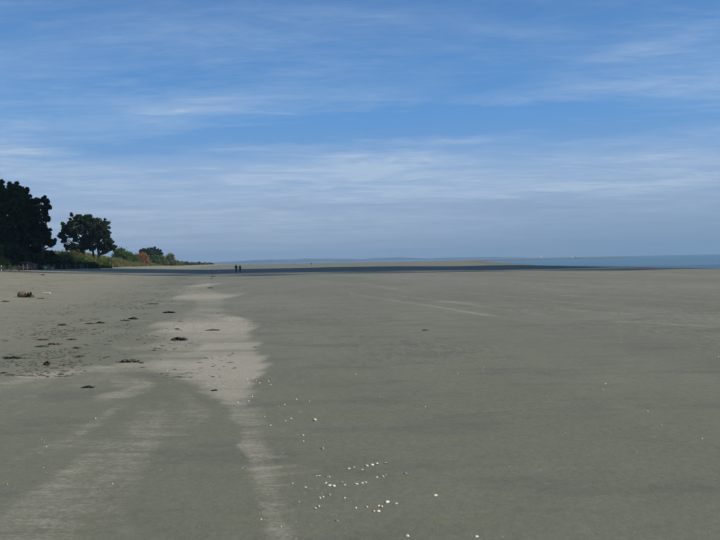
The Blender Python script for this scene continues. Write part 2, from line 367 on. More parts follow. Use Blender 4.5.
bump = nt.nodes.new('ShaderNodeBump'); bump.inputs['Distance'].default_value = 1; bump.inputs['Strength'].default_value = 1
rip = NOISE(nt, O, 9, 3, .5, mapscale=(.35, 1, 1), rot=(0, 0, R(10)), dist=1.2)
ripm = SM(nt, NOISE(nt, O, .22, 3, .5, loc=(4.4, 1.2, 0)), .44, .60)
hgt = M(nt, 'MULTIPLY', M(nt, 'MULTIPLY', rip, ripm), .022)
hgt = M(nt, 'ADD', hgt, M(nt, 'MULTIPLY', M(nt, 'MULTIPLY', rip2, M(nt, 'MULTIPLY', ripn, SM(nt, sxyz.outputs[1], 9, 14))), .036))
hgt = M(nt, 'ADD', hgt, M(nt, 'MULTIPLY', fine, .009)); hgt = M(nt, 'ADD', hgt, M(nt, 'MULTIPLY', grain, .0012))
pit = M(nt, 'MULTIPLY', M(nt, 'MULTIPLY', NOISE(nt, O, 3.5, 5, .65), upper), .085); hgt = M(nt, 'ADD', hgt, M(nt, 'MULTIPLY', NOISE(nt, O, 1.1, 4, .6, mapscale=(.7, 1.2, 1)), .05)); hgt = M(nt, 'ADD', hgt, pit)
L(nt, hgt, bump.inputs['Height']); L(nt, bump.outputs[0], b.inputs['Normal'])
ground = make_ground()

# water
wm, nt, b = newmat('sea_water'); tcn = nt.nodes.new('ShaderNodeTexCoord'); O = tcn.outputs['Object']
wn = NOISE(nt, O, .012, 4, .6, mapscale=(.3, 1.6, 1))
L(nt, MIX(nt, SM(nt, wn, .4, .6), (.020, .085, .110), (.035, .115, .135)), b.inputs['Base Color'])
b.inputs['Roughness'].default_value = .22; b.inputs['IOR'].default_value = 1.33
bp = nt.nodes.new('ShaderNodeBump'); bp.inputs['Distance'].default_value = 1; bp.inputs['Strength'].default_value = 1
hh = M(nt, 'ADD', M(nt, 'MULTIPLY', NOISE(nt, O, .5, 5, .6, mapscale=(.5, 1.4, 1)), .32), M(nt, 'MULTIPLY', NOISE(nt, O, 2.4, 4, .6), .07))
L(nt, hh, bp.inputs['Height']); L(nt, bp.outputs[0], b.inputs['Normal'])
WR = 13600; na = 96
Vw = [(0, 0, WATER_Z)]+[(math.sin(2*math.pi*k/na)*WR, math.cos(2*math.pi*k/na)*WR, WATER_Z) for k in range(na)]
o = obj('sea', mesh('sea', Vw, [(0, 1+(k+1) % na, 1+k) for k in range(na)], wm)); attrs(o, 'calm blue sea beyond the sandbars', kind='structure')

# far hills over the sea
def hills():
    m = simple('hill_green', (.07, .09, .055), .9, .3, .002)
    az = np.linspace(R(-16), R(13), 260); V = []; n = len(az)
    top = 85*(.25+.75*fbm(az*22, az*0, 41, 5))*sst(R(-16), R(-8), az)*(.35+.65*sst(R(12), R(0), az))
    for k, (d, f) in enumerate(((11800, 0), (12000, .35), (12300, .8), (12700, 1), (13100, .5), (13400, 0))):
        hN = top*f*(1+.25*(fbm(az*60+k*3, az*0+k, 47, 3)-.5))-2*(f == 0)
        V += list(np.stack([np.sin(az)*d, np.cos(az)*d, hN], 1))
    Fc = [(k*n+i, k*n+i+1, (k+1)*n+i+1, (k+1)*n+i) for k in range(5) for i in range(n-1)]
    attrs(obj('hills', mesh('hills', V, Fc, m, True)), 'faint blue hills across the bay', kind='structure')
hills()

# ------------------------------------------------------------------ the cloud that shades the band of beach and the dune (stands above the frame, towards the sun)
def cloud():
    m = simple('cloud_white', (.8, .8, .82), 1, .05, .01)
    zc = 430.0; off = sdir*(zc/sdir.z)
    V, Fc = [], []
    import bmesh
    bm = bmesh.new()
    rr = random.Random(3)
    for i in range(70):
        x = -240+i*13+rr.uniform(-8, 8)
        yn = float(np.interp(x, [-240, -90, -30, 20, 50, 90, 700], [150, 149, 148, 141, 122, 100, 84])); yf = float(np.interp(x, [-240, -75, -30, 5, 30, 55, 90, 700], [208, 207, 262, 216, 178, 144, 116, 98]))
        for j in range(3):
            rad = min(rr.uniform(30, 40), (yf-yn)*.5+3)
            y = yn+rad+(yf-yn-2*rad)*j/2+rr.uniform(-2, 2)
            mt = Matrix.Translation((x+off.x, y+off.y, zc+rr.uniform(-6, 8)))@Matrix.Diagonal((rad, rad, rad*.3, 1))
            bmesh.ops.create_icosphere(bm, subdivisions=3, radius=1, matrix=mt)
    for i in range(330):
        x = rr.uniform(-95, 120); e = rr.random()**1.5
        yn = float(np.interp(x, [-95, -60, -30, 20, 50, 120], [149, 149, 148, 141, 122, 92])); y = yn+2-e*36; rad = rr.uniform(1.4, 2.8)
        mt = Matrix.Translation((x+off.x, y+off.y, zc+rr.uniform(-4, 4)))@Matrix.Diagonal((rad*1.8, rad, rad*.5, 1))
        bmesh.ops.create_icosphere(bm, subdivisions=1, radius=1, matrix=mt)
    for v in bm.verts:
        p = v.co; k = fbm(p.x/16, p.y/16+p.z/9, 51, 3)-.47
        v.co.y += k*24; v.co.x += k*14; v.co.z += k*8
    me = bpy.data.meshes.new('cloud'); bm.to_mesh(me); bm.free(); me.materials.append(m)
    attrs(obj('cloud', me), 'low cumulus cloud bank', kind='structure')
cloud()

# ------------------------------------------------------------------ foliage
def leafmat(name, c, c2, tr=.25):
    m, nt, b = newmat(name); tc = nt.nodes.new('ShaderNodeTexCoord')
    n = NOISE(nt, tc.outputs['Object'], 1.1, 5, .7)
    L(nt, MIX(nt, SM(nt, n, .35, .65), c2, c), b.inputs['Base Color']); b.inputs['Roughness'].default_value = .65; b.inputs['Specular IOR Level'].default_value = .2
    t = nt.nodes.new('ShaderNodeBsdfTranslucent'); t.inputs[0].default_value = (*[x*1.3 for x in c], 1)
    mx = nt.nodes.new('ShaderNodeMixShader'); mx.inputs[0].default_value = tr
    L(nt, b.outputs[0], mx.inputs[1]); L(nt, t.outputs[0], mx.inputs[2]); L(nt, mx.outputs[0], nt.nodes['Material Output'].inputs[0])
    return m
pine_m = leafmat('pine_needles', (.062, .088, .036), (.022, .036, .016), .12)
pine2_m = leafmat('pine_needles_far', (.050, .070, .032), (.020, .032, .015), .12)
bark_m = simple('pine_bark', (.11, .085, .065), .9, .3, 3)
def leaf_cloud(cent, rad, npp, size, seed=0, flat=.8, up=.25, elong=1.0):
    """many small leaf faces on the shells of clumps. cent (n,3), rad (n,)"""
    r = np.random.default_rng(seed)
    cent = np.asarray(cent, float); rad = np.asarray(rad, float)
    idx = np.repeat(np.arange(len(cent)), npp)
    n = len(idx); d = r.normal(size=(n, 3)); d /= np.linalg.norm(d, axis=1)[:, None]
    rr = rad[idx]*(.25+1.0*r.random(n)**.8)
    p = cent[idx]+d*rr[:, None]*np.array([1, 1, flat])
    p = np.where((r.random(n) < .55)[:, None], cent[idx]+r.normal(size=(n, 3))*rad[idx][:, None]*np.array([.62, .62, .5]), p)
    a = d*.7+r.normal(size=(n, 3))*.6; a[:, 2] += up; a /= np.linalg.norm(a, axis=1)[:, None]
    b_ = np.cross(a, r.normal(size=(n, 3))); b_ /= np.linalg.norm(b_, axis=1)[:, None]
    s = size*(.6+.8*r.random(n))[:, None]
    V = np.stack([p-b_*s*.5, p+b_*s*.5, p+a*s*1.3*elong+b_*s*.12, p+a*s*1.3*elong-b_*s*.25], 1).reshape(-1, 3)
    Fc = np.arange(n*4).reshape(n, 4)
    return V, Fc
def pine(name, base, H, spec, label, group, mat, seed, npp=170, leaf=.36, trunks=((0, 0),), lean=0, fill=16):
    """spec: clumps (dx, dz, r) in metres from the base, in the plane across the view, spread in depth here"""
    r = random.Random(seed); root = empty(name, base)
    attrs(root, label, 'tree', group)
    cs, rs = [], []
    paths = []
    for tx, ty in trunks:
        top = H*.82; pts = [(tx, ty, -1)]; rad = [H*.028]
        for k in range(1, 9):
            t = k/8; pts.append((tx*(1-.3*t)+lean*t*t+r.uniform(-.15, .15)*H*.03, ty+r.uniform(-.2, .2), top*t)); rad.append(H*.026*(1-t*.85))
        paths.append((pts, rad))
    limb = []
    spec = list(spec); base_spec = list(spec)
    for q in range(fill):
        a = r.choice(base_spec); near = sorted(base_spec, key=lambda c: (c[0]-a[0])**2+(c[1]-a[1])**2)[1:5]; b_ = r.choice(near); t = r.uniform(.3, .7)
        spec.append((a[0]*(1-t)+b_[0]*t, a[1]*(1-t)+b_[1]*t, min(a[2], b_[2])*r.uniform(.6, .9)))
    for (dx, dz, cr) in spec:
        depth = r.uniform(-1, 1)*cr*.9+r.uniform(-.12, .12)*H
        c = Vector((dx, depth, dz))
        k = min(range(len(trunks)), key=lambda q: abs(trunks[q][0]-dx)); pts, _ = paths[k]
        j = max(1, min(7, int(8*max(.1, (dz-abs(dx)*.55-cr*.3))/(H*.82))))
        s0 = Vector(pts[j]); mid = s0.lerp(c, .55)+Vector((0, 0, -.04*H*r.random()))
        limb.append(([s0, mid, c], [H*.012, H*.008, H*.003]))
        n = 6+int(cr*2.2)
        for q in range(n):
            v = Vector((r.gauss(0, 1), r.gauss(0, 1), r.gauss(0, .75))).normalized()*cr*r.uniform(.35, 1.08)
            cs.append(c+v); rs.append(cr*r.uniform(.20, .44))
            if r.random() < .45: cs.append(c+v.normalized()*cr*1.12+Vector((0, 0, .25*cr))); rs.append(cr*r.uniform(.12, .2))
            if r.random() < .35: limb.append(([c, c+v*.8], [H*.003, H*.0015]))
    obj('trunk', mesh('trunk', *tubes(paths, 9), bark_m, True), root)
    obj('limbs', mesh('limbs', *tubes(limb, 5), bark_m, True), root)
    V, Fc = leaf_cloud(cs, rs, npp, leaf, seed)
    obj('crown', mesh('crown', V, Fc, mat), root)
    return root
def crown_spec(pairs, s):  # (px offset, px height, px radius) -> metres
    return [(a*s, b_*s, c*s) for a, b_, c in pairs]

# the big dark pines at the left edge
D1 = 178; s1 = D1/FP
def groundat(px, D):
    p = polar(px, D); return p
def base_y(px, D):   # picture height of the ground there (used to measure crowns)
    p = polar(px, D); v = Vector((p.x, p.y, p.z-EYE)); return 270-FP*v.dot(UP)/v.dot(F)
def tree_from_outline(name, px, D, clumps, label, group, mat, seed, **k):
    p = polar(px, D); by = base_y(px, D); s = D/FP
    spec = [((cx-px)*s, (by-cy)*s, cr*s) for cx, cy, cr in clumps]
    Hh = max(z+r_ for _, z, r_ in spec)
    return pine(name, p, Hh, spec, label, group, mat, seed, **k)
G1 = 'dark pines standing above the dune'
tree_from_outline('pine_tree', 2, 176, [(-22,205,12),(-12,196,12),(-2,194,10),(8,193,9),(15,190,7),(-20,222,12),(-6,212,13),(6,208,12),(16,204,10),(-24,238,11),(-10,232,13),(4,228,13),(14,222,11),(8,240,10),(-4,246,9),(18,240,9),(20,196,6)],
     'tall spreading dark pine cut by the left edge of the view', G1, pine_m, 11, trunks=((0, 0), (2.2, 1)), npp=210, leaf=.29, fill=7)
tree_from_outline('pine_tree', 28, 186, [(22,196,6),(28,196,6),(33,203,3.5),(27,208,9),(20,214,9),(33,216,8),(26,224,10),(36,228,7),(20,234,10),(31,238,9),(38,242,7),(24,246,8),(12,246,7)],
     'dark upright pine between the left edge tree and the narrow pine', G1, pine_m, 12, trunks=((0, 0),), npp=220, leaf=.27, fill=5)
tree_from_outline('pine_tree', 42, 182, [(41,200,4.0),(44,205,4.5),(42,211,5),(45,213,3.5),(40,219,5),(46,221,4.5),(50,220,2.2),(40,227,5),(45,231,5),(48,236,4),(43,240,6),(48,244,4.5),(36,236,5),(50,232,2.0)],
     'narrow ragged pine rightmost of the left clump', G1, pine_m, 13, trunks=((0, 0),), npp=220, leaf=.24, lean=.5, fill=4)
tree_from_outline('pine_tree', 89, 272, [(78,220,5),(84,219,5),(91,221,6),(97,222,5.5),(103,225,5),(107,230,4.5),(72,225,4.5),(67,229,3.5),(63,233,2.6),(61,237,2.0),(70,233,4.5),(78,229,6),(87,229,7),(96,231,7),(104,235,5.5),(108,238,4),(67,239,3),(75,238,3.6),(85,238,4.5),(93,239,5),(101,241,4.5),(107,244,4),(112,245,3.0),(114,249,2.0),(108,249,3),(64,241,1.8),(98,246,3),(75,245,2.6),(83,245,2.8),(90,246,3),(69,246,2.2),(101,249,2.6),(94,249,2.8),(80,249,2.6),(86,248,3),(73,249,2.2),(66,248,1.8),(104,250,2.4)],
     'lone dome shaped pine with bare trunks on the dune crest', G1, pine2_m, 14, trunks=((-1.8, 0), (1.6, .6), (4.0, -.4)), npp=190, leaf=.25, fill=46)

# shrubs
def shrub(name, px, D, wpx, hpx, mat, label, group, seed, cat='shrub', npp=150, leaf=.28, raise_=0, leafy='foliage'):
    r = random.Random(seed); p = polar(px, D); s = D/FP; p.z += raise_
    W, Hh = wpx*s, hpx*s
    root = empty(name, p); attrs(root, label, cat, group)
    cs, rs = [], []
    n = max(12, int(W*2.6))
    for i in range(n):
        a = r.uniform(0, 2*math.pi); q = math.sqrt(r.random()); x = math.cos(a)*q*W/2*.82; y = math.sin(a)*q*W/2*.7
        top = Hh*(1-.75*(q**2.2))*r.uniform(.72, 1.0)
        cr = min(Hh*.42, W*.2)*r.uniform(.6, 1.0)
        z = max(cr*.3, top-cr); cs.append((x, y, z)); rs.append(cr)
        if z > cr*1.4: cs.append((x*1.05, y*1.05, z*.45)); rs.append(cr)
    V, Fc = leaf_cloud(cs, rs, npp, leaf, seed, up=.35)
    obj(leafy, mesh(leafy, V, Fc, mat), root)
    st = [([(r.uniform(-.2, .2)*W*.3, r.uniform(-.2, .2)*W*.2, -.6), Vector(cs[k % len(cs)])*.5, Vector(cs[k % len(cs)])], [.06, .04, .015]) for k in range(0, len(cs), 4)]
    obj('stems', mesh('stems', *tubes(st, 5), bark_m, True), root)
    return root
dk = leafmat('scrub_dark', (.040, .062, .020), (.020, .034, .012))
gr = leafmat('scrub_green', (.085, .145, .028), (.036, .068, .016))
ol = leafmat('scrub_olive', (.165, .165, .052), (.075, .088, .030))
yl = leafmat('scrub_yellow', (.17, .16, .065), (.09, .095, .038))
og = leafmat('scrub_orange', (.36, .17, .065), (.15, .115, .085))
gy = leafmat('scrub_grey', (.22, .17, .145), (.11, .085, .07))
GS = 'scrub mounds on the dune face'
shrub('dune_shrub', 6, 158, 42, 19, dk, 'large dark rounded shrub in front of the left pines', GS, 1, npp=170)
shrub('dune_shrub', -14, 150, 34, 17, gr, 'green shrub mound cut by the left edge below the pines', GS, 2)
shrub('dune_shrub', 0, 141, 24, 8, gr, 'low pale green shrub by the left edge at the dune foot', GS, 3)
shrub('dune_shrub', 24, 152, 26, 8, gy, 'greyish brown low scrub below the large dark shrub', GS, 4)
shrub('dune_shrub', 34, 172, 26, 14, dk, 'dark shrub under the narrow pine', GS, 5)
shrub('dune_shrub', 34, 156, 16, 5, dk, 'low dark green mound above the fence posts', GS, 6)
shrub('dune_shrub', 55, 180, 26, 12, dk, 'dark mound just right of the narrow pine', GS, 7)
shrub('dune_shrub', 60, 208, 28, 14, ol, 'olive mound in the gap between the two pine groups', GS, 8)
shrub('dune_shrub', 73, 226, 26, 15, ol, 'yellow-green topped shrub under the left side of the lone pine', GS, 9)
shrub('dune_shrub', 66, 192, 24, 9, dk, 'dark low shrub on the slope left of the lone pine', GS, 10)
shrub('dune_shrub', 84, 236, 26, 12, ol, 'olive shrub under the trunks of the lone pine', GS, 11)
shrub('dune_shrub', 80, 210, 24, 8, dk, 'dark green low shrub on the slope below the lone pine', GS, 12)
shrub('dune_shrub', 96, 262, 24, 12, yl, 'yellowish shrub under the right side of the lone pine', GS, 13)
shrub('dune_shrub', 97, 240, 18, 6, ol, 'small olive tuft on the slope below the lone pine', GS, 14)
shrub('dune_shrub', 108, 300, 16, 8, ol, 'olive shrub just right of the lone pine', GS, 15)
shrub('dune_shrub', 112, 286, 20, 5, yl, 'pale yellow-green low scrub on the open slope', GS, 16)
for k, (px, D, wp, hp, mt_, lb) in enumerate([
 (52,196,20,13,dk,'dark green mound left of the olive one in the tree gap'),(66,214,22,15,ol,'tall olive mound at the left foot of the lone pine'),
 (79,222,22,12,gr,'green mound in the middle of the slope under the lone pine'),(90,232,22,11,ol,'olive mound under the middle trunks of the lone pine'),
 (102,252,18,9,gr,'green mound at the right foot of the lone pine'),(70,202,22,8,gr,'low green mound on the lower slope left of the lone pine'),
 (90,216,22,7,dk,'low dark mound at the slope foot under the lone pine'),(15,150,20,7,dk,'low dark mound behind the marker post'),
 (26,146,14,3.5,gy,'brownish low scrub just behind the left fence posts'),(18,178,26,17,dk,'tall dark mound under the tall spreading pine'),(36,186,24,17,dk,'tall dark mound between the upright and the narrow pine'),(48,192,20,14,dk,'dark mound right behind the narrow pine'),
 (104,232,16,4,dk,'low dark patch of scrub at the dune foot right of the lone pine')]):
    shrub('dune_shrub', px, D, wp, hp, mt_, lb, GS, 60+k)
GB = 'bushes along the dune beyond the pines'
shrub('bush', 121, 415, 19, 12, gr, 'bright green round bush left of the orange one', GB, 21, npp=200, leaf=.4)
shrub('bush', 129, 430, 14, 11, gr, 'deep green bush touching the orange bush', GB, 22, npp=200, leaf=.4)
shrub('bush', 141, 470, 17, 14, og, 'round orange and purple brown bush', GB, 23, npp=240, leaf=.4)
shrub('bush', 146, 476, 9, 10, gy, 'greyish purple bush against the orange one', GB, 24, npp=200, leaf=.4)
shrub('bush', 155, 560, 13, 11, gr, 'green bush right of the orange one', GB, 25, npp=180, leaf=.45)
shrub('bush', 162, 590, 12, 10, ol, 'low olive bush in the middle of the row', GB, 26, npp=180, leaf=.45)
shrub('bush', 170, 630, 13, 13, ol, 'olive rounded bush at the right end of the row', GB, 27, npp=180, leaf=.45)
shrub('bush', 134, 460, 10, 9, gr, 'small green bush behind the orange one', GB, 28, npp=180, leaf=.4)
GT = 'distant trees behind the bushes'
tree_from_outline('distant_tree', 146, 640, [(143,252,3),(147,251,3),(150,253,3),(145,255,3),(150,257,3)], 'far dark tree behind the orange bush', GT, pine2_m, 31, npp=60, leaf=.9)
tree_from_outline('distant_tree', 155, 680, [(152,252,2.5),(156,252,3),(159,254,2.5),(154,256,3),(159,258,2.5)], 'far dark tree right of the one behind the orange bush', GT, pine2_m, 32, npp=60, leaf=.9)
far_m = leafmat('far_scrub', (.075, .095, .035), (.04, .055, .022))
GF = 'low far scrub mounds at the end of the dune'
for i, (px, D, wp, hp, lb) in enumerate([(180,740,9,4.5,'low green mound second in the far line beyond the bush row'),(186,820,10,4,'olive mound third in the far line beyond the bush row'),(193,930,10,3.2,'low green mound left of the far person in pale yellow'),
        (199,1050,9,3.0,'olive mound behind the far person in pale yellow'),(205,1180,8,2.4,'thin green mound right of the far person in reddish clothes'),(210,1330,7,2,'lowest far mound where the dune ends'),(176,700,9,5,'low mound touching the right end of the bush row')]):
    shrub('scrub_mound', px, D, wp, hp, far_m if i % 2 else ol, lb, GF, 40+i, npp=60, leaf=.8)

# dune grass: nobody could count the blades
def grass():
    m = leafmat('dune_grass', (.19, .185, .070), (.085, .10, .036), .2)
    n = 150000; r = np.random.default_rng(5)
    y = 120+r.random(n)**1.3*650; u = .5+r.random(n)**1.4*24
    x = np.interp(y, TY, TX)-u*1.02
    keep = (fbm(x/5, y/5, 61)+.18*sst(2, 8, u)) > .44; x, y = x[keep], y[keep]; n = len(x)
    z = height(x, y)
    s = (.35+.55*r.random(n))*(1+y/600); a = r.random(n)*2*math.pi; wd = .05*(1+y/220)
    lx, ly = r.normal(size=n)*.25*s, r.normal(size=n)*.25*s
    V = np.stack([np.stack([x-np.cos(a)*wd, y-np.sin(a)*wd, z-.05], 1), np.stack([x+np.cos(a)*wd, y+np.sin(a)*wd, z-.05], 1), np.stack([x+lx, y+ly, z+s], 1)], 1).reshape(-1, 3)
    o = obj('dune_grass', mesh('dune_grass', V, np.arange(n*3).reshape(n, 3), m)); attrs(o, 'dry yellow-green grass growing over the dune slope', 'grass', kind='stuff')
grass()

# ------------------------------------------------------------------ fence at the dune foot
wood_m = simple('weathered_wood', (.21, .185, .15), .85, .25, 12, bump=.4)
def fence():
    root = empty('fence', (0, 0, 0)); attrs(root, 'low fence of weathered posts and wires along the foot of the dune', 'fence')
    n = 34; ys = [122+i*4.8 for i in range(n)]
    V, Fc = tubes([([(0, 0, -.4), (.01, 0, .5), (0, .01, 1.3)], [.085, .08, .07])], 8); me = mesh('post', V, Fc, wood_m, True)
    tops = []
    for y in ys:
        x = float(np.interp(y, TY, TX))+2.6+.5*math.sin(y*.3); z = float(height(x, y)); q = random.uniform(.82, 1.08)
        obj('post', me, root, (x, y, z), (random.uniform(-.06, .06), random.uniform(-.06, .06), random.random()*6), (1, 1, q)); tops.append((x, y, z))
    wire = simple('wire', (.2, .2, .2), .5)
    for hgt in (.45, .75, 1.0):
        obj('wire', mesh('wire', *tubes([([(x, y, z+hgt*.9) for x, y, z in tops], [.008]*n)], 4), wire), root)
fence()
# red and white marker post
def marker():
    p = at(1.5, 270.5); p = polar(1.2, 121)
    root = empty('marker_post', p); attrs(root, 'short white post with a red side band at the left edge', 'marker')
    wh = simple('white_paint', (.8, .8, .78), .6, .04); rd = simple('red_paint', (.55, .05, .04), .6, .1)
    obj('post', mesh('post', *tubes([([(0, 0, -.3), (0, 0, 1.0)], [.10, .10])], 10), wh), root)
    obj('band', mesh('band', *tubes([([(0, 0, .45), (0, 0, .75)], [.105, .105])], 10), rd), root)
    obj('cap', mesh('cap', *tubes([([(0, 0, 1.002), (0, 0, 1.05)], [.11, .06])], 10), wh), root)
marker()

# ------------------------------------------------------------------ people
skin_m = simple('skin', (.42, .26, .19), .6, .08)
def skinned(name, verts, edges, radii, mat, parent=None, sub=2):
    me = bpy.data.meshes.new(name); me.from_pydata(verts, edges, []); me.materials.append(mat)
    o = obj(name, me, parent)
    md = o.modifiers.new('skin', 'SKIN'); md.use_smooth_shade = True
    for i, rr in enumerate(radii):
        me.skin_vertices[0].data[i].radius = (rr, rr*.85) if isinstance(rr, float) else rr
    me.skin_vertices[0].data[0].use_root = True
    sb = o.modifiers.new('sub', 'SUBSURF'); sb.levels = sub; sb.render_levels = sub
    dg = bpy.context.evaluated_depsgraph_get(); ev = o.evaluated_get(dg)
    nm = bpy.data.meshes.new_from_object(ev); nm.name = name; o.modifiers.clear(); o.data = nm
    if not nm.materials: nm.materials.append(mat)
    nm.polygons.foreach_set('use_smooth', np.ones(len(nm.polygons), dtype=bool))
    return o
def fabric(nm, c): return simple(nm, c, .85, .15, 20)
def person(loc, rz, step, top, legs, hair, label, hgt=1.72, group=None, detail=True):
    """walks towards +y of its own frame; step = stride half-length at the ankles"""
    root = empty('person', loc, rz, hgt/1.75); attrs(root, label, 'person', group)
    a = step
    # one continuous body: pelvis, spine, neck, head, legs, arms, palms
    v = [(0, 0, .95), (0, .01, 1.15), (0, .015, 1.38), (0, .03, 1.50), (0, .04, 1.585), (0, .05, 1.68),
         (.095, 0, .90), (.10, a*.45+.04, .50), (.10, a, .10), (.10, a+.14, .035),
         (-.095, 0, .90), (-.10, -a*.35+.05, .50), (-.10, -a, .13), (-.10, -a+.13, .035),
         (.17, .015, 1.42), (.22, -a*.35, 1.14), (.21, -a*.55+.08, .90), (.205, -a*.6+.11, .81),
         (-.17, .015, 1.42), (-.22, a*.25, 1.14), (-.21, a*.5+.10, .91), (-.205, a*.55+.13, .82), (0, .055, 1.60)]
    e = [(0, 1), (1, 2), (2, 3), (3, 22), (22, 4), (4, 5), (0, 6), (6, 7), (7, 8), (8, 9), (0, 10), (10, 11), (11, 12), (12, 13),
         (2, 14), (14, 15), (15, 16), (16, 17), (2, 18), (18, 19), (19, 20), (20, 21)]
    rd = [(.15, .10), (.13, .09), (.15, .10), (.06, .055), (.078, .09), (.07, .08),
          .085, .058, .038, .035, .085, .058, .038, .035, .055, .042, .030, .035, .055, .042, .030, .035, (.065, .075)]
    skinned('body', v, e, rd, skin_m, root)
    # fingers and thumb, short chains rooted in each palm
    for side, (px_, py_, pz_) in ((1, v[17]), (-1, v[21])):
        fv, fe, fr = [(px_, py_, pz_)], [], [.018]
        for q in range(5):
            oy = -.028+.018*q; ln = (.07, .08, .085, .078, .05)[q]
            b0 = len(fv)
            if q == 4: fv += [(px_-side*.01, py_+.045, pz_-.01), (px_-side*.018, py_+.06, pz_-.045)]
            else: fv += [(px_, py_+oy, pz_-.03), (px_-side*.006, py_+oy+.004, pz_-.03-ln*.5), (px_-side*.016, py_+oy+.008, pz_-.03-ln*.9)]
            fe += [(0, b0)]+[(k, k+1) for k in range(b0, len(fv)-1)]; fr += [.009]*(len(fv)-b0)
        if detail: skinned('hand', fv, fe, fr, skin_m, root, 1)
    tr = fabric('trousers_cloth', legs); tp = fabric('jacket_cloth', top); hm = fabric('hair', hair); sh = fabric('shoe', (.03, .03, .03))
    skinned('trousers', [(0, 0, 1.0), (.09, 0, .90), (.10, a*.45+.035, .50), (.10, a, .11), (-.09, 0, .90), (-.10, -a*.35+.045, .50), (-.10, -a, .14)],
            [(0, 1), (1, 2), (2, 3), (0, 4), (4, 5), (5, 6)], [(.165, .12), .105, .078, .06, .105, .078, .06], tr, root)
    skinned('jacket', [(0, 0, .90), (0, .01, 1.15), (0, .015, 1.40), (0, .025, 1.49), (.18, .015, 1.41), (.225, -a*.35, 1.14), (.212, -a*.55+.08, .90), (-.18, .015, 1.41), (-.225, a*.25, 1.14), (-.212, a*.5+.10, .91)],
            [(0, 1), (1, 2), (2, 3), (2, 4), (4, 5), (5, 6), (2, 7), (7, 8), (8, 9)], [(.19, .14), (.165, .12), (.175, .125), (.075, .07), .075, .06, .046, .075, .06, .046], tp, root)
    skinned('hair', [(0, .01, 1.58), (0, .0, 1.66), (0, .03, 1.715)], [(0, 1), (1, 2)], [.065, .088, .07], hm, root, 2)
    for sx, ay, az_ in ((.10, a, .07), (-.10, -a, .10)):
        skinned('shoe', [(sx, ay-.04, az_-.02), (sx, ay+.06, az_-.03), (sx, ay+.16, .032)], [(0, 1), (1, 2)], [.05, .05, .04], sh, root, 1)
    return root
# the couple walking on the shaded band, seen from behind
pA = at(236.2, 273.4); pB = at(238.9, 272.9)
pB = pA+Vector((.62, 1.0, 0)); 
person(pA, R(12), .30, (.012, .012, .016), (.012, .014, .022), (.03, .02, .015), 'left and taller of the two walkers in dark clothes on the shaded sand', 1.80, 'couple walking away')
person(pB, R(12), .24, (.022, .016, .022), (.015, .015, .02), (.05, .03, .02), 'right and shorter of the two walkers in dark clothes on the shaded sand', 1.66, 'couple walking away')
GP = 'people far along the beach'
person(polar(294.5, 560), R(80), .25, (.05, .05, .06), (.04, .04, .05), (.03, .03, .03), 'tiny far walker left of the two beyond the shaded band', 1.7, GP, False)
person(polar(311.3, 430), R(200), .2, (.012, .012, .02), (.01, .01, .015), (.02, .02, .02), 'small dark far walker straight beyond the band, right of the other', 1.72, GP, False)
person(polar(200.8, 640), R(180), .12, (.75, .66, .42), (.5, .45, .35), (.2, .13, .07), 'far person in pale yellow top near the end of the dune', 1.75, GP, False)
person(polar(202.2, 645), R(160), .12, (.3, .10, .07), (.2, .09, .07), (.1, .06, .04), 'far person in reddish clothes beside the one in pale yellow', 1.65, GP, False)

# gull standing on the shaded sand
def gull():
    root = empty('gull', at(219.5, 273.2), R(70), 1.25); attrs(root, 'white gull standing on the shaded sand left of the walkers', 'bird')
    wm_ = simple('gull_white', (.85, .85, .85), .6, .03); gm_ = simple('gull_grey', (.4, .42, .45), .6, .05); om = simple('gull_leg', (.5, .2, .05), .5)
    skinned('body', [(0, 0, .22), (0, .10, .25), (0, .17, .33), (0, .21, .37), (0, -.12, .20), (0, -.22, .19)], [(0, 1), (1, 2), (2, 3), (0, 4), (4, 5)], [.075, .065, .035, .036, .05, .018], wm_, root)
    for s_ in (-1, 1): skinned('wing', [(s_*.06, .07, .25), (s_*.07, -.08, .24), (s_*.03, -.28, .21)], [(0, 1), (1, 2)], [(.018, .05), (.018, .05), (.008, .015)], gm_, root, 1)
    for s_ in (-1, 1): obj('leg', mesh('leg', *tubes([([(s_*.03, 0, .17), (s_*.03, 0, .01), (s_*.03, .05, .005)], [.008, .006, .012])], 5), om), root)
    obj('beak', mesh('beak', *tubes([([(0, .24, .37), (0, .29, .355)], [.012, .003])], 5), om), root)
gull()

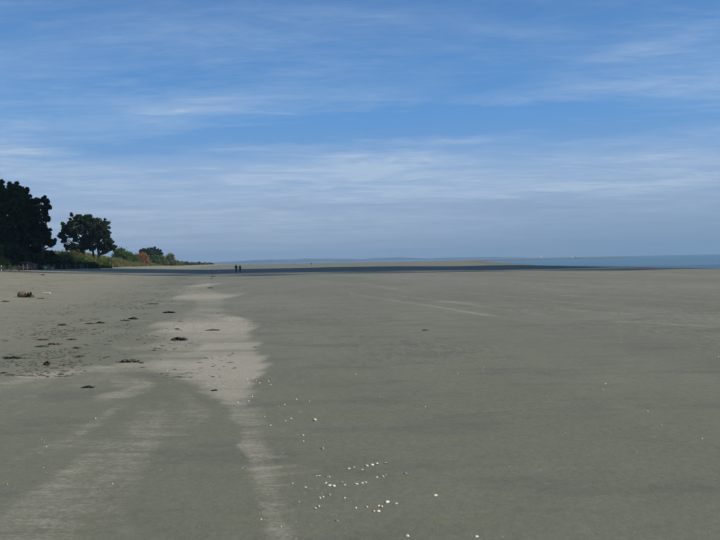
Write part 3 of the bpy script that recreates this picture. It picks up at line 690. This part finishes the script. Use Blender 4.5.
# ------------------------------------------------------------------ boats
def yacht(loc, rz, sc):
    root = empty('sailing_yacht', loc, rz, sc); attrs(root, 'tiny white sailing yacht under full sail on the horizon', 'yacht')
    wh = simple('sail_white', (.85, .85, .83), .7, .02); hu = simple('hull_white', (.8, .8, .8), .4, .03); al = simple('spar', (.5, .5, .5), .4)
    V, Fc = [], []
    st = [(-5, .9, .9), (-3, 1.5, 1.0), (0, 1.8, 1.0), (3, 1.3, 1.15), (5.2, .08, 1.4)]
    for x, w_, h_ in st: V += [(x, -w_, h_), (x, -w_*.75, .1), (x, 0, -.6), (x, w_*.75, .1), (x, w_, h_)]
    for i in range(4):
        for k in range(4): Fc.append((i*5+k, i*5+k+1, i*5+5+k+1, i*5+5+k))
        Fc.append((i*5+4, i*5, i*5+5, i*5+9))
    Fc.append((0, 1, 2, 3, 4)[::-1])
    obj('hull', mesh('hull', V, Fc, hu), root)
    obj('mast', mesh('mast', *tubes([([(.6, 0, 1), (.6, 0, 14.6)], [.12, .07])], 6), al), root)
    obj('boom', mesh('boom', *tubes([([(.6, 0, 2.2), (-4.2, .5, 2.2)], [.09, .07])], 6), al), root)
    def sail(nm, A, B, C, bulge):
        A, B, C = map(Vector, (A, B, C)); V, Fc = [], []; n = 8
        for i in range(n+1):
            for j in range(n+1-i):
                p = A*(1-(i+j)/n)+B*(i/n)+C*(j/n); p.y += bulge*math.sin(math.pi*i/n)*(1-j/n)*1.2+bulge*.6*math.sin(math.pi*j/n); V.append(p)
        def ix(i, j): return sum(n+1-q for q in range(i))+j
        for i in range(n):
            for j in range(n-i):
                Fc.append((ix(i, j), ix(i+1, j), ix(i, j+1)))
                if j < n-i-1: Fc.append((ix(i+1, j), ix(i+1, j+1), ix(i, j+1)))
        m_ = mesh(nm, V, Fc, wh, True); o_ = obj(nm, m_, root); o_.modifiers.new('s', 'SOLIDIFY').thickness = .03
    sail('mainsail', (.5, 0, 2.4), (-4.2, .5, 2.4), (.5, 0, 14.4), .35)
    sail('jib', (5.0, 0, 1.5), (.9, .6, 2.0), (.7, 0, 13.2), .3)
def launch(loc, rz, sc, label):
    root = empty('motor_boat', loc, rz, sc); attrs(root, label, 'boat', 'motor boats near the yacht')
    hu = simple('boat_white', (.85, .85, .84), .4, .03); gl = simple('boat_glass', (.03, .04, .05), .1)
    V, Fc = [], []
    for x, w_, h_ in [(-7, 1.8, 1.3), (-3, 2.2, 1.4), (2, 2.1, 1.6), (5, 1.3, 1.9), (7.5, .06, 2.3)]: V += [(x, -w_, h_), (x, -w_*.7, .0), (x, 0, -.7), (x, w_*.7, 0), (x, w_, h_)]
    for i in range(4):
        for k in range(4): Fc.append((i*5+k, i*5+k+1, i*5+6+k, i*5+5+k))
        Fc.append((i*5+4, i*5, i*5+5, i*5+9))
    Fc.append((4, 3, 2, 1, 0)); obj('hull', mesh('hull', V, Fc, hu), root)
    def frus(x0, x1, w_, z0, z1, t):
        V = [(x0, -w_, z0), (x1, -w_*.8, z0), (x1, w_*.8, z0), (x0, w_, z0), (x0+t*.3, -w_*.85, z1), (x1-t, -w_*.65, z1), (x1-t, w_*.65, z1), (x0+t*.3, w_*.85, z1)]
        return V, [(3, 2, 1, 0), (4, 5, 6, 7), (0, 1, 5, 4), (1, 2, 6, 5), (2, 3, 7, 6), (3, 0, 4, 7)]
    obj('cabin', mesh('cabin', *frus(-5, 3.5, 1.6, 1.45, 2.6, 1.2), hu), root)
    obj('windscreen', mesh('windscreen', *frus(-3.5, 2.4, 1.42, 2.61, 3.3, 1.0), gl), root)
    obj('roof', mesh('roof', *frus(-4.2, 1.7, 1.5, 3.31, 3.7, .4), hu), root)
    obj('mast', mesh('mast', *tubes([([(-1, 0, 3.7), (-1, 0, 6.0)], [.08, .04])], 6), hu), root)
def sea_at(px, D):
    d = F + RT*((px-360)/FP); return Vector((d.x/d.y*D, D, WATER_Z))
yacht(sea_at(541.5, 3000), R(25), 1.0)
launch(sea_at(571.5, 2600), R(10), 1.05, 'white motor boat left of the two at the horizon'); launch(sea_at(575.3, 2650), R(-15), 1.05, 'white motor boat right of the two at the horizon')

# ------------------------------------------------------------------ driftwood
def driftwood_log():
    p = at(26.5, 297.3); s = p.y/FP; root = empty('driftwood_log', p-Vector((0, 0, .04)), R(-6)); root.scale = (1, 1.1, .78); attrs(root, 'thick dark driftwood log with a pale butt end on the upper beach', 'log')
    m = simple('driftwood', (.095, .066, .043), .9, .3, 5, bump=.8); m2 = simple('driftwood_end', (.20, .145, .10), .9, .2, 7, bump=.6)
    L_ = 15*s
    def rough(V, a, f): 
        out = []
        for v in V:
            v = Vector(v); k = (fbm(v.x*f+7, v.z*f+v.y*f, 71, 3)-.47)*a; out.append(v+Vector((k, k*.7, k)))
        return out
    pts = [(-L_*.5+L_*t, .10*math.sin(t*4), .17+.05*math.sin(t*5)-.05*t) for t in np.linspace(0, 1, 22)]
    rad = [(.10, .20, .235, .235, .22)[min(4, i)] if i < 5 else .21-.095*(i-4)/17+(.025*math.sin(i*1.3)) for i in range(22)]
    V, Fc = tubes([(pts, rad)], 18); obj('trunk', mesh('trunk', rough(V, .10, 6), Fc, m, True), root)
    V, Fc = tubes([([(-L_*.5-.02, 0, .20), (-L_*.5+.05, 0, .21), (-L_*.5+.36, .02, .24), (-L_*.5+.5, .02, .22)], [.15, .25, .262, .10])], 18); obj('butt', mesh('butt', rough(V, .10, 7), Fc, m2, True), root)
    for q in range(3):
        x0 = L_*(-.05+.2*q); V, Fc = tubes([([(x0, -.05, .2), (x0+.1, -.2, .30+.05*q), (x0+.2, -.28, .36+.03*q)], [.055, .035, .015])], 8); obj('branch_stub', mesh('branch_stub', rough(V, .03, 9), Fc, m, True), root)
driftwood_log()
def stick(px, py, wpx, tpx, c, label, rz=0, name='driftwood_stick', D0=None):
    p = polar(px, D0)+Vector((0, 0, .25)) if D0 else at(px, py); D = p.length; s = D/FP; Ls = wpx*s; r_ = tpx*s/2
    m = simple('stick_wood', c, .9, .15, 10, bump=.4)
    pts = [(-Ls/2+Ls*t, .04*Ls*math.sin(5*t), r_*.75+.1*r_*math.sin(9*t)) for t in np.linspace(0, 1, 9)]
    V, Fc = tubes([(pts, [r_*(.6+.5*math.sin(math.pi*(t*.8+.1))) for t in np.linspace(0, 1, 9)])], 8)
    Vb, Fb = tubes([([pts[5], (pts[5][0]+Ls*.1, Ls*.06, r_*1.8)], [r_*.5, r_*.2])], 6); n0 = len(V); V += Vb; Fc += [tuple(i+n0 for i in f) for f in Fb]
    o = obj(name, mesh(name, V, Fc, m, True), None, p, (0, 0, rz)); attrs(o, label, 'driftwood'); return o
stick(46, 294, 8.5, 1.4, (.75, .68, .55), 'bleached pale stick right of the thick driftwood log', R(2))
stick(40.5, 298.5, 8, .7, (.08, .07, .05), 'thin dark stick in front of the pale stick', R(-3))
stick(37.5, 274.3, 9, .9, (.55, .47, .34), 'bleached stick on the pale sand near the dune foot', R(1))
stick(44.8, 264.2, 5, 1.8, (.8, .8, .78), 'bright bleached log lying in the scrub behind the fence', R(10), 'bleached_log', 158)
stick(52.5, 264.6, 4, 1.0, (.62, .62, .60), 'smaller grey-white log in the scrub right of the bright one', R(-20), 'bleached_log', 166)

# ------------------------------------------------------------------ seaweed
def weedmat(nm, c): return simple(nm, c, .55, .3, 14, spec=.5)
W_dark = weedmat('kelp_dark', (.030, .022, .016)); W_olive = weedmat('kelp_olive', (.085, .080, .030)); W_red = weedmat('kelp_red', (.14, .080, .052)); W_purple = weedmat('kelp_purple', (.065, .022, .022)); W_brown = weedmat('kelp_brown', (.10, .065, .035))
W_bright = weedmat('weed_bright_red', (.42, .11, .07))
def ribbons(n, Lx, Ly, Hz, wid, seed, lump=True):
    r = random.Random(seed); V, Fc = [], []
    for i in range(n):
        t0 = r.random(); x = (t0-.5)*Lx*.8; y = r.gauss(0, .25)*Ly; a = r.gauss(0, .35)+(math.pi if r.random() < .5 else 0)
        ln = Lx*r.uniform(.18, .42); k = 7; env = max(.15, 1-(2*abs(x)/Lx)**2)
        z0 = Hz*env*r.uniform(.1, .75); b0 = len(V)
        for q in range(k+1):
            t = q/k; px_ = x+math.cos(a)*ln*(t-.5); py_ = y+math.sin(a)*ln*(t-.5)+.1*Ly*math.sin(6*t+i)
            z = max(.003, z0*math.sin(math.pi*min(1, t*.9+.08))*1.1+Hz*.12*math.sin(8*t+i*2)); w_ = wid*(.5+.9*math.sin(math.pi*(t*.85+.1)))
            nx, ny = -math.sin(a), math.cos(a); tw = r.uniform(-1, 1)*.6
            V += [(px_-nx*w_, py_-ny*w_, max(.002, z-w_*tw)), (px_, py_, z+w_*.35), (px_+nx*w_, py_+ny*w_, max(.002, z+w_*tw))]
        for q in range(k):
            for s_ in (0, 1): Fc.append((b0+q*3+s_, b0+q*3+s_+1, b0+q*3+s_+4, b0+q*3+s_+3))
    return V, Fc
def kelp(px, py, wpx, hpx, mats, label, seed, rz=0, tail=0):
    p = at(px, py+hpx*.4); s = p.length/FP; Lx = wpx*s; Hz = hpx*s*.72; Ly = Lx*.42
    mats = mats if isinstance(mats, tuple) else (mats,)
    root = empty('seaweed_clump', p, rz); attrs(root, label, 'seaweed', 'clumps of seaweed washed up on the beach')
    for k, m in enumerate(mats):
        n = int(46/len(mats)) if k == 0 else int(30/len(mats))
        V, Fc = ribbons(n, Lx*(1 if k == 0 else .9), Ly, Hz*(1 if k == 0 else .8), Lx*.022+.004, seed+k*7)
        obj('fronds', mesh('fronds', V, Fc, m, True), root)
    # the matted core and holdfast
    r = random.Random(seed); V, Fc = [], []
    nx, ny = 26, 9
    for i in range(nx+1):
        for j in range(ny+1):
            a, b_ = i/nx*2-1, j/ny*2-1; q = max(0, 1-abs(a)**2.2-b_*b_*.9)
            k = float(fbm(a*4+seed, b_*3, seed % 50, 3)); V.append((a*Lx*.42+.05*Lx*(k-.5), b_*Ly*.4*(1-.4*abs(a)), max(-.01, Hz*.95*math.sqrt(q)*(.35+1.0*k)-.012)))
    for i in range(nx):
        for j in range(ny): Fc.append((i*(ny+1)+j, (i+1)*(ny+1)+j, (i+1)*(ny+1)+j+1, i*(ny+1)+j+1))
    obj('holdfast', mesh('holdfast', V, Fc, mats[0], True), root)
    return root
kelp(179, 338.2, 18, 5, W_dark, 'dark brown kelp strip, darkest clump on the pale sand', 101, R(-14))
kelp(130, 360.3, 22, 4.5, (W_olive, W_purple), 'mixed olive and brown weed clump at the left end of the pale band', 102)
kelp(141.5, 362.3, 5, 2, W_brown, 'small brown weed tuft right of the mixed clump', 103)
kelp(88, 386.6, 12, 3, W_dark, 'small dark clump nearest the camera on the left sand', 104, R(4))
kelp(47, 362.3, 6, 6.5, W_purple, 'round dark purple ball of weed', 105)
kelp(133.5, 318, 11, 3.2, W_dark, 'dark clump left of a green one, upper right of the wrack', 106)
kelp(125, 320, 10, 2, W_olive, 'flat olive strip beside a dark clump', 107)
kelp(169, 311.8, 12, 2.6, W_dark, 'narrow dark clump beyond the kelp strip', 108, R(-6))
kelp(212, 329.8, 15, 1.6, W_red, 'thin reddish strand lying on the pale sand', 109)
kelp(138.5, 339.2, 5, 1.8, W_bright, 'small bright red scrap of weed', 110)
kelp(80, 355.8, 10, 1.8, W_red, 'thin rust red strand right of the wrack line', 111)
kelp(12, 357.4, 17, 2.4, W_dark, 'long dark strand near the left edge', 112, R(3))
kelp(3.5, 372.7, 7, 1.4, W_dark, 'short dark strand at the left edge below the long one', 113)
kelp(54, 343.5, 14, 2.8, (W_red, W_brown), 'rusty brown clump in the middle of the wrack line', 114)
kelp(42, 346, 14, 2, W_olive, 'olive strand just left of the rusty clump', 115)
kelp(72, 339, 11, 2, W_olive, 'olive strand above the rusty clump', 116)
kelp(42, 339.3, 12, 1.8, W_brown, 'brown strand at the top left of the wrack line', 117)
kelp(77, 347.5, 9, 2, (W_brown, W_red), 'brown and red strand right of the rusty clump', 118)
kelp(90, 323.2, 9, 2.2, W_olive, 'left olive strand of the pair farther up the beach', 119)
kelp(100, 322.3, 10, 2.4, W_dark, 'right dark green strand of the pair farther up the beach', 120)
kelp(62, 324.5, 9, 2.2, W_brown, 'loose brown tuft left of the pair of strands', 121)
kelp(210, 287.6, 6, 1.6, W_dark, 'small far dark clump near the top of the pale patches', 122)
kelp(152, 303.5, 13, 1.4, W_red, 'far thin reddish strand beyond the dark clumps', 123)
kelp(214.5, 390, 6, 2.2, W_brown, 'small brown scrap at the lower edge of the pale patch', 124, R(20))
kelp(425, 329.8, 7, 1.4, W_dark, 'lone small dark scrap in the middle of the bare sand', 125)
kelp(177, 328.6, 5, 1.4, W_dark, 'tiny dark tuft above the kelp strip', 126)
kelp(43, 274.6, 4, 1.4, W_purple, 'small dark lump beside the bleached stick near the dune', 127)
kelp(5, 301, 8, 1.6, W_brown, 'brown strand left of the driftwood log', 128)
kelp(213, 276.3, 6, 1.2, W_dark, 'far dark strand below the gull', 129)
kelp(211.5, 278.5, 2, 1.2, W_dark, 'tiny far dark lump below the strand near the gull', 130)

# wrack debris too small and many to count
def debris(name, label, n, fn, mat, size, seed):
    r = np.random.default_rng(seed); x, y = fn(r, n)
    z = height(x, y); D = np.hypot(x, y); s = size*(.5+r.random(n)**2*1.6)
    a = r.normal(size=n)*.5; asp = 1.2+3.5*r.random(n)**2
    ca, sa = np.cos(a), np.sin(a); l = s*asp/2; w_ = s/2; hh = s*(.08+.32*r.random(n))
    def P(dx, dy, dz): return np.stack([x+dx*ca-dy*sa, y+dx*sa+dy*ca, z+dz], 1)
    V = np.stack([P(-l, 0, .001), P(l*.2, -w_, .002), P(l, l*.1, .001), P(l*.1, w_, .002), P(l*.05, 0, hh)], 1).reshape(-1, 3)
    b0 = np.arange(n)[:, None]*5
    Fc = np.concatenate([b0+np.array([[0, 1, 4]]), b0+np.array([[1, 2, 4]]), b0+np.array([[2, 3, 4]]), b0+np.array([[3, 0, 4]])], 0)
    o = obj(name, mesh(name, V, Fc, mat)); attrs(o, label, 'debris', kind='stuff')
def along(umean, us, y0, y1, clump, pw=1.6, jit=.25):
    def fn(r, n):
        m = n*6; y = y0+(y1-y0)*r.random(m)**pw; u = umean+r.normal(size=m)*us
        x = np.interp(y, TY, TX)-u*1.02
        k = fbm(x/.9, y/2.4, clump, 4) > .52; x, y = x[k][:n], y[k][:n]
        q = np.concatenate([x, x])[:n], np.concatenate([y, y])[:n]
        return (q[0] if len(q[0]) == n else np.resize(q[0], n))+r.normal(size=n)*jit*.1, (q[1] if len(q[1]) == n else np.resize(q[1], n))+r.normal(size=n)*jit*.1
    return fn
F_ol = weedmat('fragment_olive', (.105, .098, .052)); F_br = weedmat('fragment_brown', (.11, .078, .052))
debris('weed_fragments', 'olive and brown weed fragments strewn along the wrack line', 6500, along(-33.4, 1.4, 12, 110, 81), F_ol, .025, 1)
debris('weed_fragments', 'dark weed fragments strewn along the wrack line', 4200, along(-33.8, 1.9, 12, 120, 82), F_br, .026, 2)
debris('weed_fragments', 'reddish weed fragments in a thin line higher up the beach', 900, along(-23, 1.0, 25, 130, 83, 1.2), W_red, .045, 3)
debris('twigs', 'dark twigs and litter scattered over the upper beach', 700, along(-15, 7, 30, 150, 84, 1.0), W_dark, .045, 4)
# crumbs of broken shell on the near sand
shell_crumb = simple('shell_crumb', (.62, .58, .50), .6, .15, 30)
def near_pts(r, n):
    y = 4.2+r.random(n)**1.6*26; x = (r.random(n)-.5)*1.1*y
    return x, y
debris('shell_crumbs', 'tiny white crumbs of broken shell dotted over the near sand', 520, near_pts, shell_crumb, .0045, 5)
def edge_pts(r, n):
    y = 4.3+r.random(n)**1.5*12; x = .4+np.interp(y, TY, TX)+38+r.normal(size=n)*.22+.35
    return x, y
debris('shell_crumbs', 'tiny shell crumbs along the edge of the pale strip', 420, edge_pts, shell_crumb, .0045, 6)

# ------------------------------------------------------------------ shells
sh_w = simple('shell_white', (.76, .70, .60), .5, .12, 60, c2=(.50, .42, .33), objrand=.45)
sh_y = simple('shell_cream', (.68, .61, .46), .5, .15, 60, c2=(.52, .43, .29), objrand=.2)
sh_b = simple('shell_brown', (.30, .25, .18), .6, .2, 60, objrand=.2)
def cockle(mat, nm, open_=False):
    V, Fc = [], []; nr, na_ = 7, 28
    for i in range(nr+1):
        t = i/nr
        for k in range(na_):
            a = 2*math.pi*k/na_; rib = 1+.035*math.cos(a*14)*t
            rad = math.sin(t*math.pi/2)*rib; x = rad*math.cos(a)*.5; y = rad*math.sin(a)*.44*(1 if math.sin(a) < 0 else .92)
            z = .36*math.cos(t*math.pi/2)**.9+.02*math.cos(a*14)*math.sin(t*math.pi); y += .12*(1-t)     # umbo pushed back
            V.append((x, y, max(z, 0)))
    for i in range(nr):
        for k in range(na_): Fc.append((i*na_+k, (i+1)*na_+k, (i+1)*na_+(k+1) % na_, i*na_+(k+1) % na_))
    me = mesh(nm, V, Fc, mat, True); return me
protos = [cockle(sh_w, 'cockle_shell'), cockle(sh_y, 'cockle_shell'), cockle(sh_b, 'cockle_shell')]
rs = random.Random(9)
def shell(px, py, wpx, kind, label, group):
    p = at(px, py); s = p.length/FP*wpx
    o = obj('cockle_shell', protos[kind], None, (p.x, p.y, p.z-s*.06), (rs.gauss(0, .38), rs.gauss(0, .38), rs.uniform(0, 6.3)), (s*rs.uniform(.95, 1.25), s*rs.uniform(.8, 1.15), s*rs.uniform(.85, 1.5)))
    attrs(o, label, 'shell', group)
GA = 'shells in the foreground scatter'
big = [(387.5,502.5,4.9,0,'largest white shell, upper middle of the right foreground cluster'),(396,504.3,3.9,0,'white shell right of the largest one'),
 (373.8,512,4.0,1,'cream shell on the left of the touching pair'),(378.2,511.4,4.2,1,'cream yellow shell on the right of the touching pair'),
 (378.6,506.3,3.3,0,'narrow white shell just above the touching cream pair'),(381.6,507.2,3.4,0,'white shell between the cream pair and the largest shell'),
 (366.5,507.6,3.4,0,'white shell left of the cream pair, lone on its row'),(355.8,508.3,2.7,0,'small white shell leftmost on the cluster row of the cream pair'),
 (435.5,495.6,4.6,1,'lone pale shell out on the bare sand right of the cluster'),(407.3,537,4.2,0,'tilted white shell at the bottom edge right of the cluster'),
 (476.5,537.5,4.2,0,'white shell alone at the bottom edge, farthest right'),(337,521.2,3.6,2,'brownish shell alone below the cluster'),
 (322.8,449,4.4,2,'dull brown shell alone above the scatter'),(314.6,420.8,4.6,1,'cream shell pair piece far above the scatter right of the pale strip'),
 (405.6,473.8,3.6,2,'small dull shell right of the upper row'),(366.8,466.5,4.0,0,'white shell leftmost of the upper row of four'),(372.3,465.3,3.4,0,'second shell of the upper row of four'),
 (376.8,464,3.6,0,'third shell of the upper row of four'),(385.8,464,3.8,1,'cream shell rightmost of the upper row of four'),
 (303.2,441.8,2.6,0,'bright white dot of shell, lower of the two above the scatter'),(303.3,435.8,2.4,1,'dim upper shell of the two above the scatter'),
 (325.5,483.5,3.4,0,'white shell, upper left of the left chain of three'),(329.6,485.9,3.7,0,'white shell in the middle of the left chain of three'),(334.2,486.4,3.7,0,'white shell, right end of the left chain of three'),
 (341.6,483,4.0,0,'upright white shell in the centre of the scatter'),(344.6,485.6,2.8,1,'small cream shell touching the upright one'),
 (356.3,484.3,3.9,0,'white shell leftmost of the middle trio'),(362,483.7,3.3,0,'middle shell of the middle trio'),(365.5,483,3.1,0,'rightmost shell of the middle trio'),
 (377,477.5,2.9,1,'cream shell leftmost of the right trio'),(382.8,476.9,3.0,0,'middle shell of the right trio'),(386,476.4,3.1,0,'rightmost shell of the right trio')]
for a in big: shell(*a, GA)
for px, py, q, k, lb in [(348.8,469.3,3.2,1,'cream shell left of the upper row of four, leftmost of two'),(354,468,2.6,0,'white shell just left of the upper row of four'),(362.2,470,2.2,0,'tiny white shell just under the left end of the upper row'),(319.5,476.8,2.3,0,'tiny white shell above the left chain of three'),(327,477.6,3.0,2,'brown shell above the right end of the left chain'),(329.2,477.3,2.2,0,'tiny white shell touching the brown one above the left chain'),(292.5,483.5,2.0,0,'tiny shell far left of the scatter on a pale streak'),(305.3,487.5,3.0,0,'lone white shell at the left edge of the scatter'),(320.2,498,3.0,0,'left shell of the close pair below the left chain'),(323,497.6,2.8,0,'right shell of the close pair below the left chain'),(329.3,496,3.4,1,'cream shell right of the close pair below the left chain'),(344.5,499,2.6,0,'small upright white shell alone below the upright pair'),(319,506.8,2.9,0,'upper shell of the two at the lower left of the scatter'),(315.3,509,3.2,0,'lower shell of the two at the lower left of the scatter'),(299,501.8,2.0,1,'dim cream speck of shell left of the close pair'),(316.8,476,1.6,1,'faint cream speck of shell up left of the left chain')]:
    shell(px, py, q, k, lb, 'small shells of the foreground scatter')
for px, py, q, lb in [(261,520.5,2.2,'white shell low on the pale strip near the bottom'),(281,527.5,2.6,'lowest shell on the pale strip by the bottom edge'),(242.5,468,1.6,'tiny shell at the left margin of the lower pale strip'),(264.5,417,1.8,'tiny shell midway down the right margin of the strip'),(270.5,425.5,2.2,'shell at the strip margin level with the first open shells'),(237.5,402.8,2,'leftmost shell on the upper strip below the patch'),(248.5,401.3,1.6,'tiny shell beside the leftmost one on the upper strip'),(252.3,396.8,2,'shell just above the leftmost pair on the upper strip'),(250.8,387.5,1.7,'shell on the pale patch foot, lowest of the column of four'),(248.8,383,1.6,'third shell down the column on the pale patch foot'),(246.8,379.5,1.7,'second shell down the column on the pale patch foot'),(256,381,1.5,'topmost left shell of the column on the pale patch foot'),(259.5,383.3,2,'shell at the right corner of the pale patch foot'),(253,379,1.3,'topmost right speck of shell on the pale patch foot')]:
    shell(px, py, q, 0, lb, 'tiny shells along the pale strip')
for px, py, q, lb in [(268.3,381.5,2,'upper shell of the two just off the patch corner'),(270.5,384.8,1.8,'lower shell of the two just off the patch corner'),(278.5,406.5,1.8,'left shell of the two on grey sand below the patch corner'),(284.5,405,2.2,'right shell of the two on grey sand below the patch corner'),(296.3,399.5,2,'white shell farther right on the row below the corner'),(309,401.5,2.4,'rightmost white shell of the row below the patch corner'),(285.5,421,2,'left shell of the pair beside the strip above the scatter'),(290.8,418.8,2.2,'right shell of the pair beside the strip above the scatter'),(355.3,374.5,1.6,'speck of shell alone right of the patch level with it'),(330,392,1.3,'speck of shell alone up right of the row'),(300,412,1.2,'faint speck of shell under the rightmost of the row')]:
    shell(px, py, q, 0, lb, 'tiny shells right of the pale strip')
for px, py, q, lb in [(457.5,374,1.7,'white speck nearest right of the image middle'),(483,367.5,1.4,'upper of two specks close together'),(482.8,370,1.1,'lower of two specks close together'),(605,384,2.2,'upper shell of the pair out on the right sand'),(603.5,390,1.6,'lower shell of the pair out on the right sand'),(425,407.5,2,'pale shell below the lone dark scrap'),(647.5,411.5,1.8,'shell below and right of the right sand pair'),(661.5,425.5,1.6,'shell farther right and lower than the right sand pair'),(621,313,1.4,'far white speck on the long pale drift streak'),(620,343,1.5,'far white speck below the long pale drift streak'),(718,357,1.5,'speck close to the right edge'),(689.5,371.5,1.4,'speck left of the one near the right edge'),(702,439,1.4,'speck low near the right edge'),(380,396.5,1.7,'pale shell right of the row off the patch'),(654,438,1.2,'faint speck low on the right sand under the lone shell'),(463,460,1,'faint speck above the lone pale shell'),(540,470,1.3,'faint speck low in the right middle sand'),(474,395,1.1,'faint speck between scrap and lone pale shell'),(637,452,1.2,'lowest faint speck on the right sand'),(565,433,1.4,'faint speck left of the low right specks')]:
    shell(px, py, q, rs.choice((0, 0, 1)), lb, 'tiny shells on the open sand')
for px, py, q, lb in [(44.4,442.7,1.4,'middle shell of the trio on the left sand'),(46.4,447,1.5,'lowest shell of the trio on the left sand'),(41.5,440,1.1,'topmost shell of the trio on the left sand'),(43.5,467.6,1.3,'upper shell of the pair under the left trio'),(46,472.6,1.4,'lower shell of the pair under the left trio'),(7,485,1.6,'shell nearest the left edge low down'),(95.6,419,1.8,'shell alone below the nearest dark weed clump'),(112.4,484,1.6,'shell right of the dark one low on the left'),(167,371,1.6,'shell on the pale band right of the mixed weed clump'),(97,331.5,1.5,'shell far up beside the weed line')]:
    shell(px, py, q, 0, lb, 'tiny shells on the left sand')
shell(99.4, 490, 1.8, 2, 'tiny dark shell on the lower left sand', None)

# ------------------------------------------------------------------ haze
hm = bpy.data.materials.new('haze_air'); hm.use_nodes = True; ntz = hm.node_tree; ntz.nodes.clear()
pv = N(ntz, 'ShaderNodeVolumePrincipled'); pv.inputs['Color'].default_value = (.42, .64, .92, 1); pv.inputs['Density'].default_value = .0001; pv.inputs['Anisotropy'].default_value = .0
mo = N(ntz, 'ShaderNodeOutputMaterial'); L(ntz, pv.outputs[0], mo.inputs['Volume'])
B = 14000; z0, z1 = -5.0, 190.0
V = [(sx*B, sy*B, z) for z in (z0, z1) for sx, sy in ((-1, -1), (1, -1), (1, 1), (-1, 1))]
o = obj('haze', mesh('haze', V, [(3, 2, 1, 0), (4, 5, 6, 7), (0, 1, 5, 4), (1, 2, 6, 5), (2, 3, 7, 6), (3, 0, 4, 7)], hm)); attrs(o, 'thin sea haze', kind='stuff')
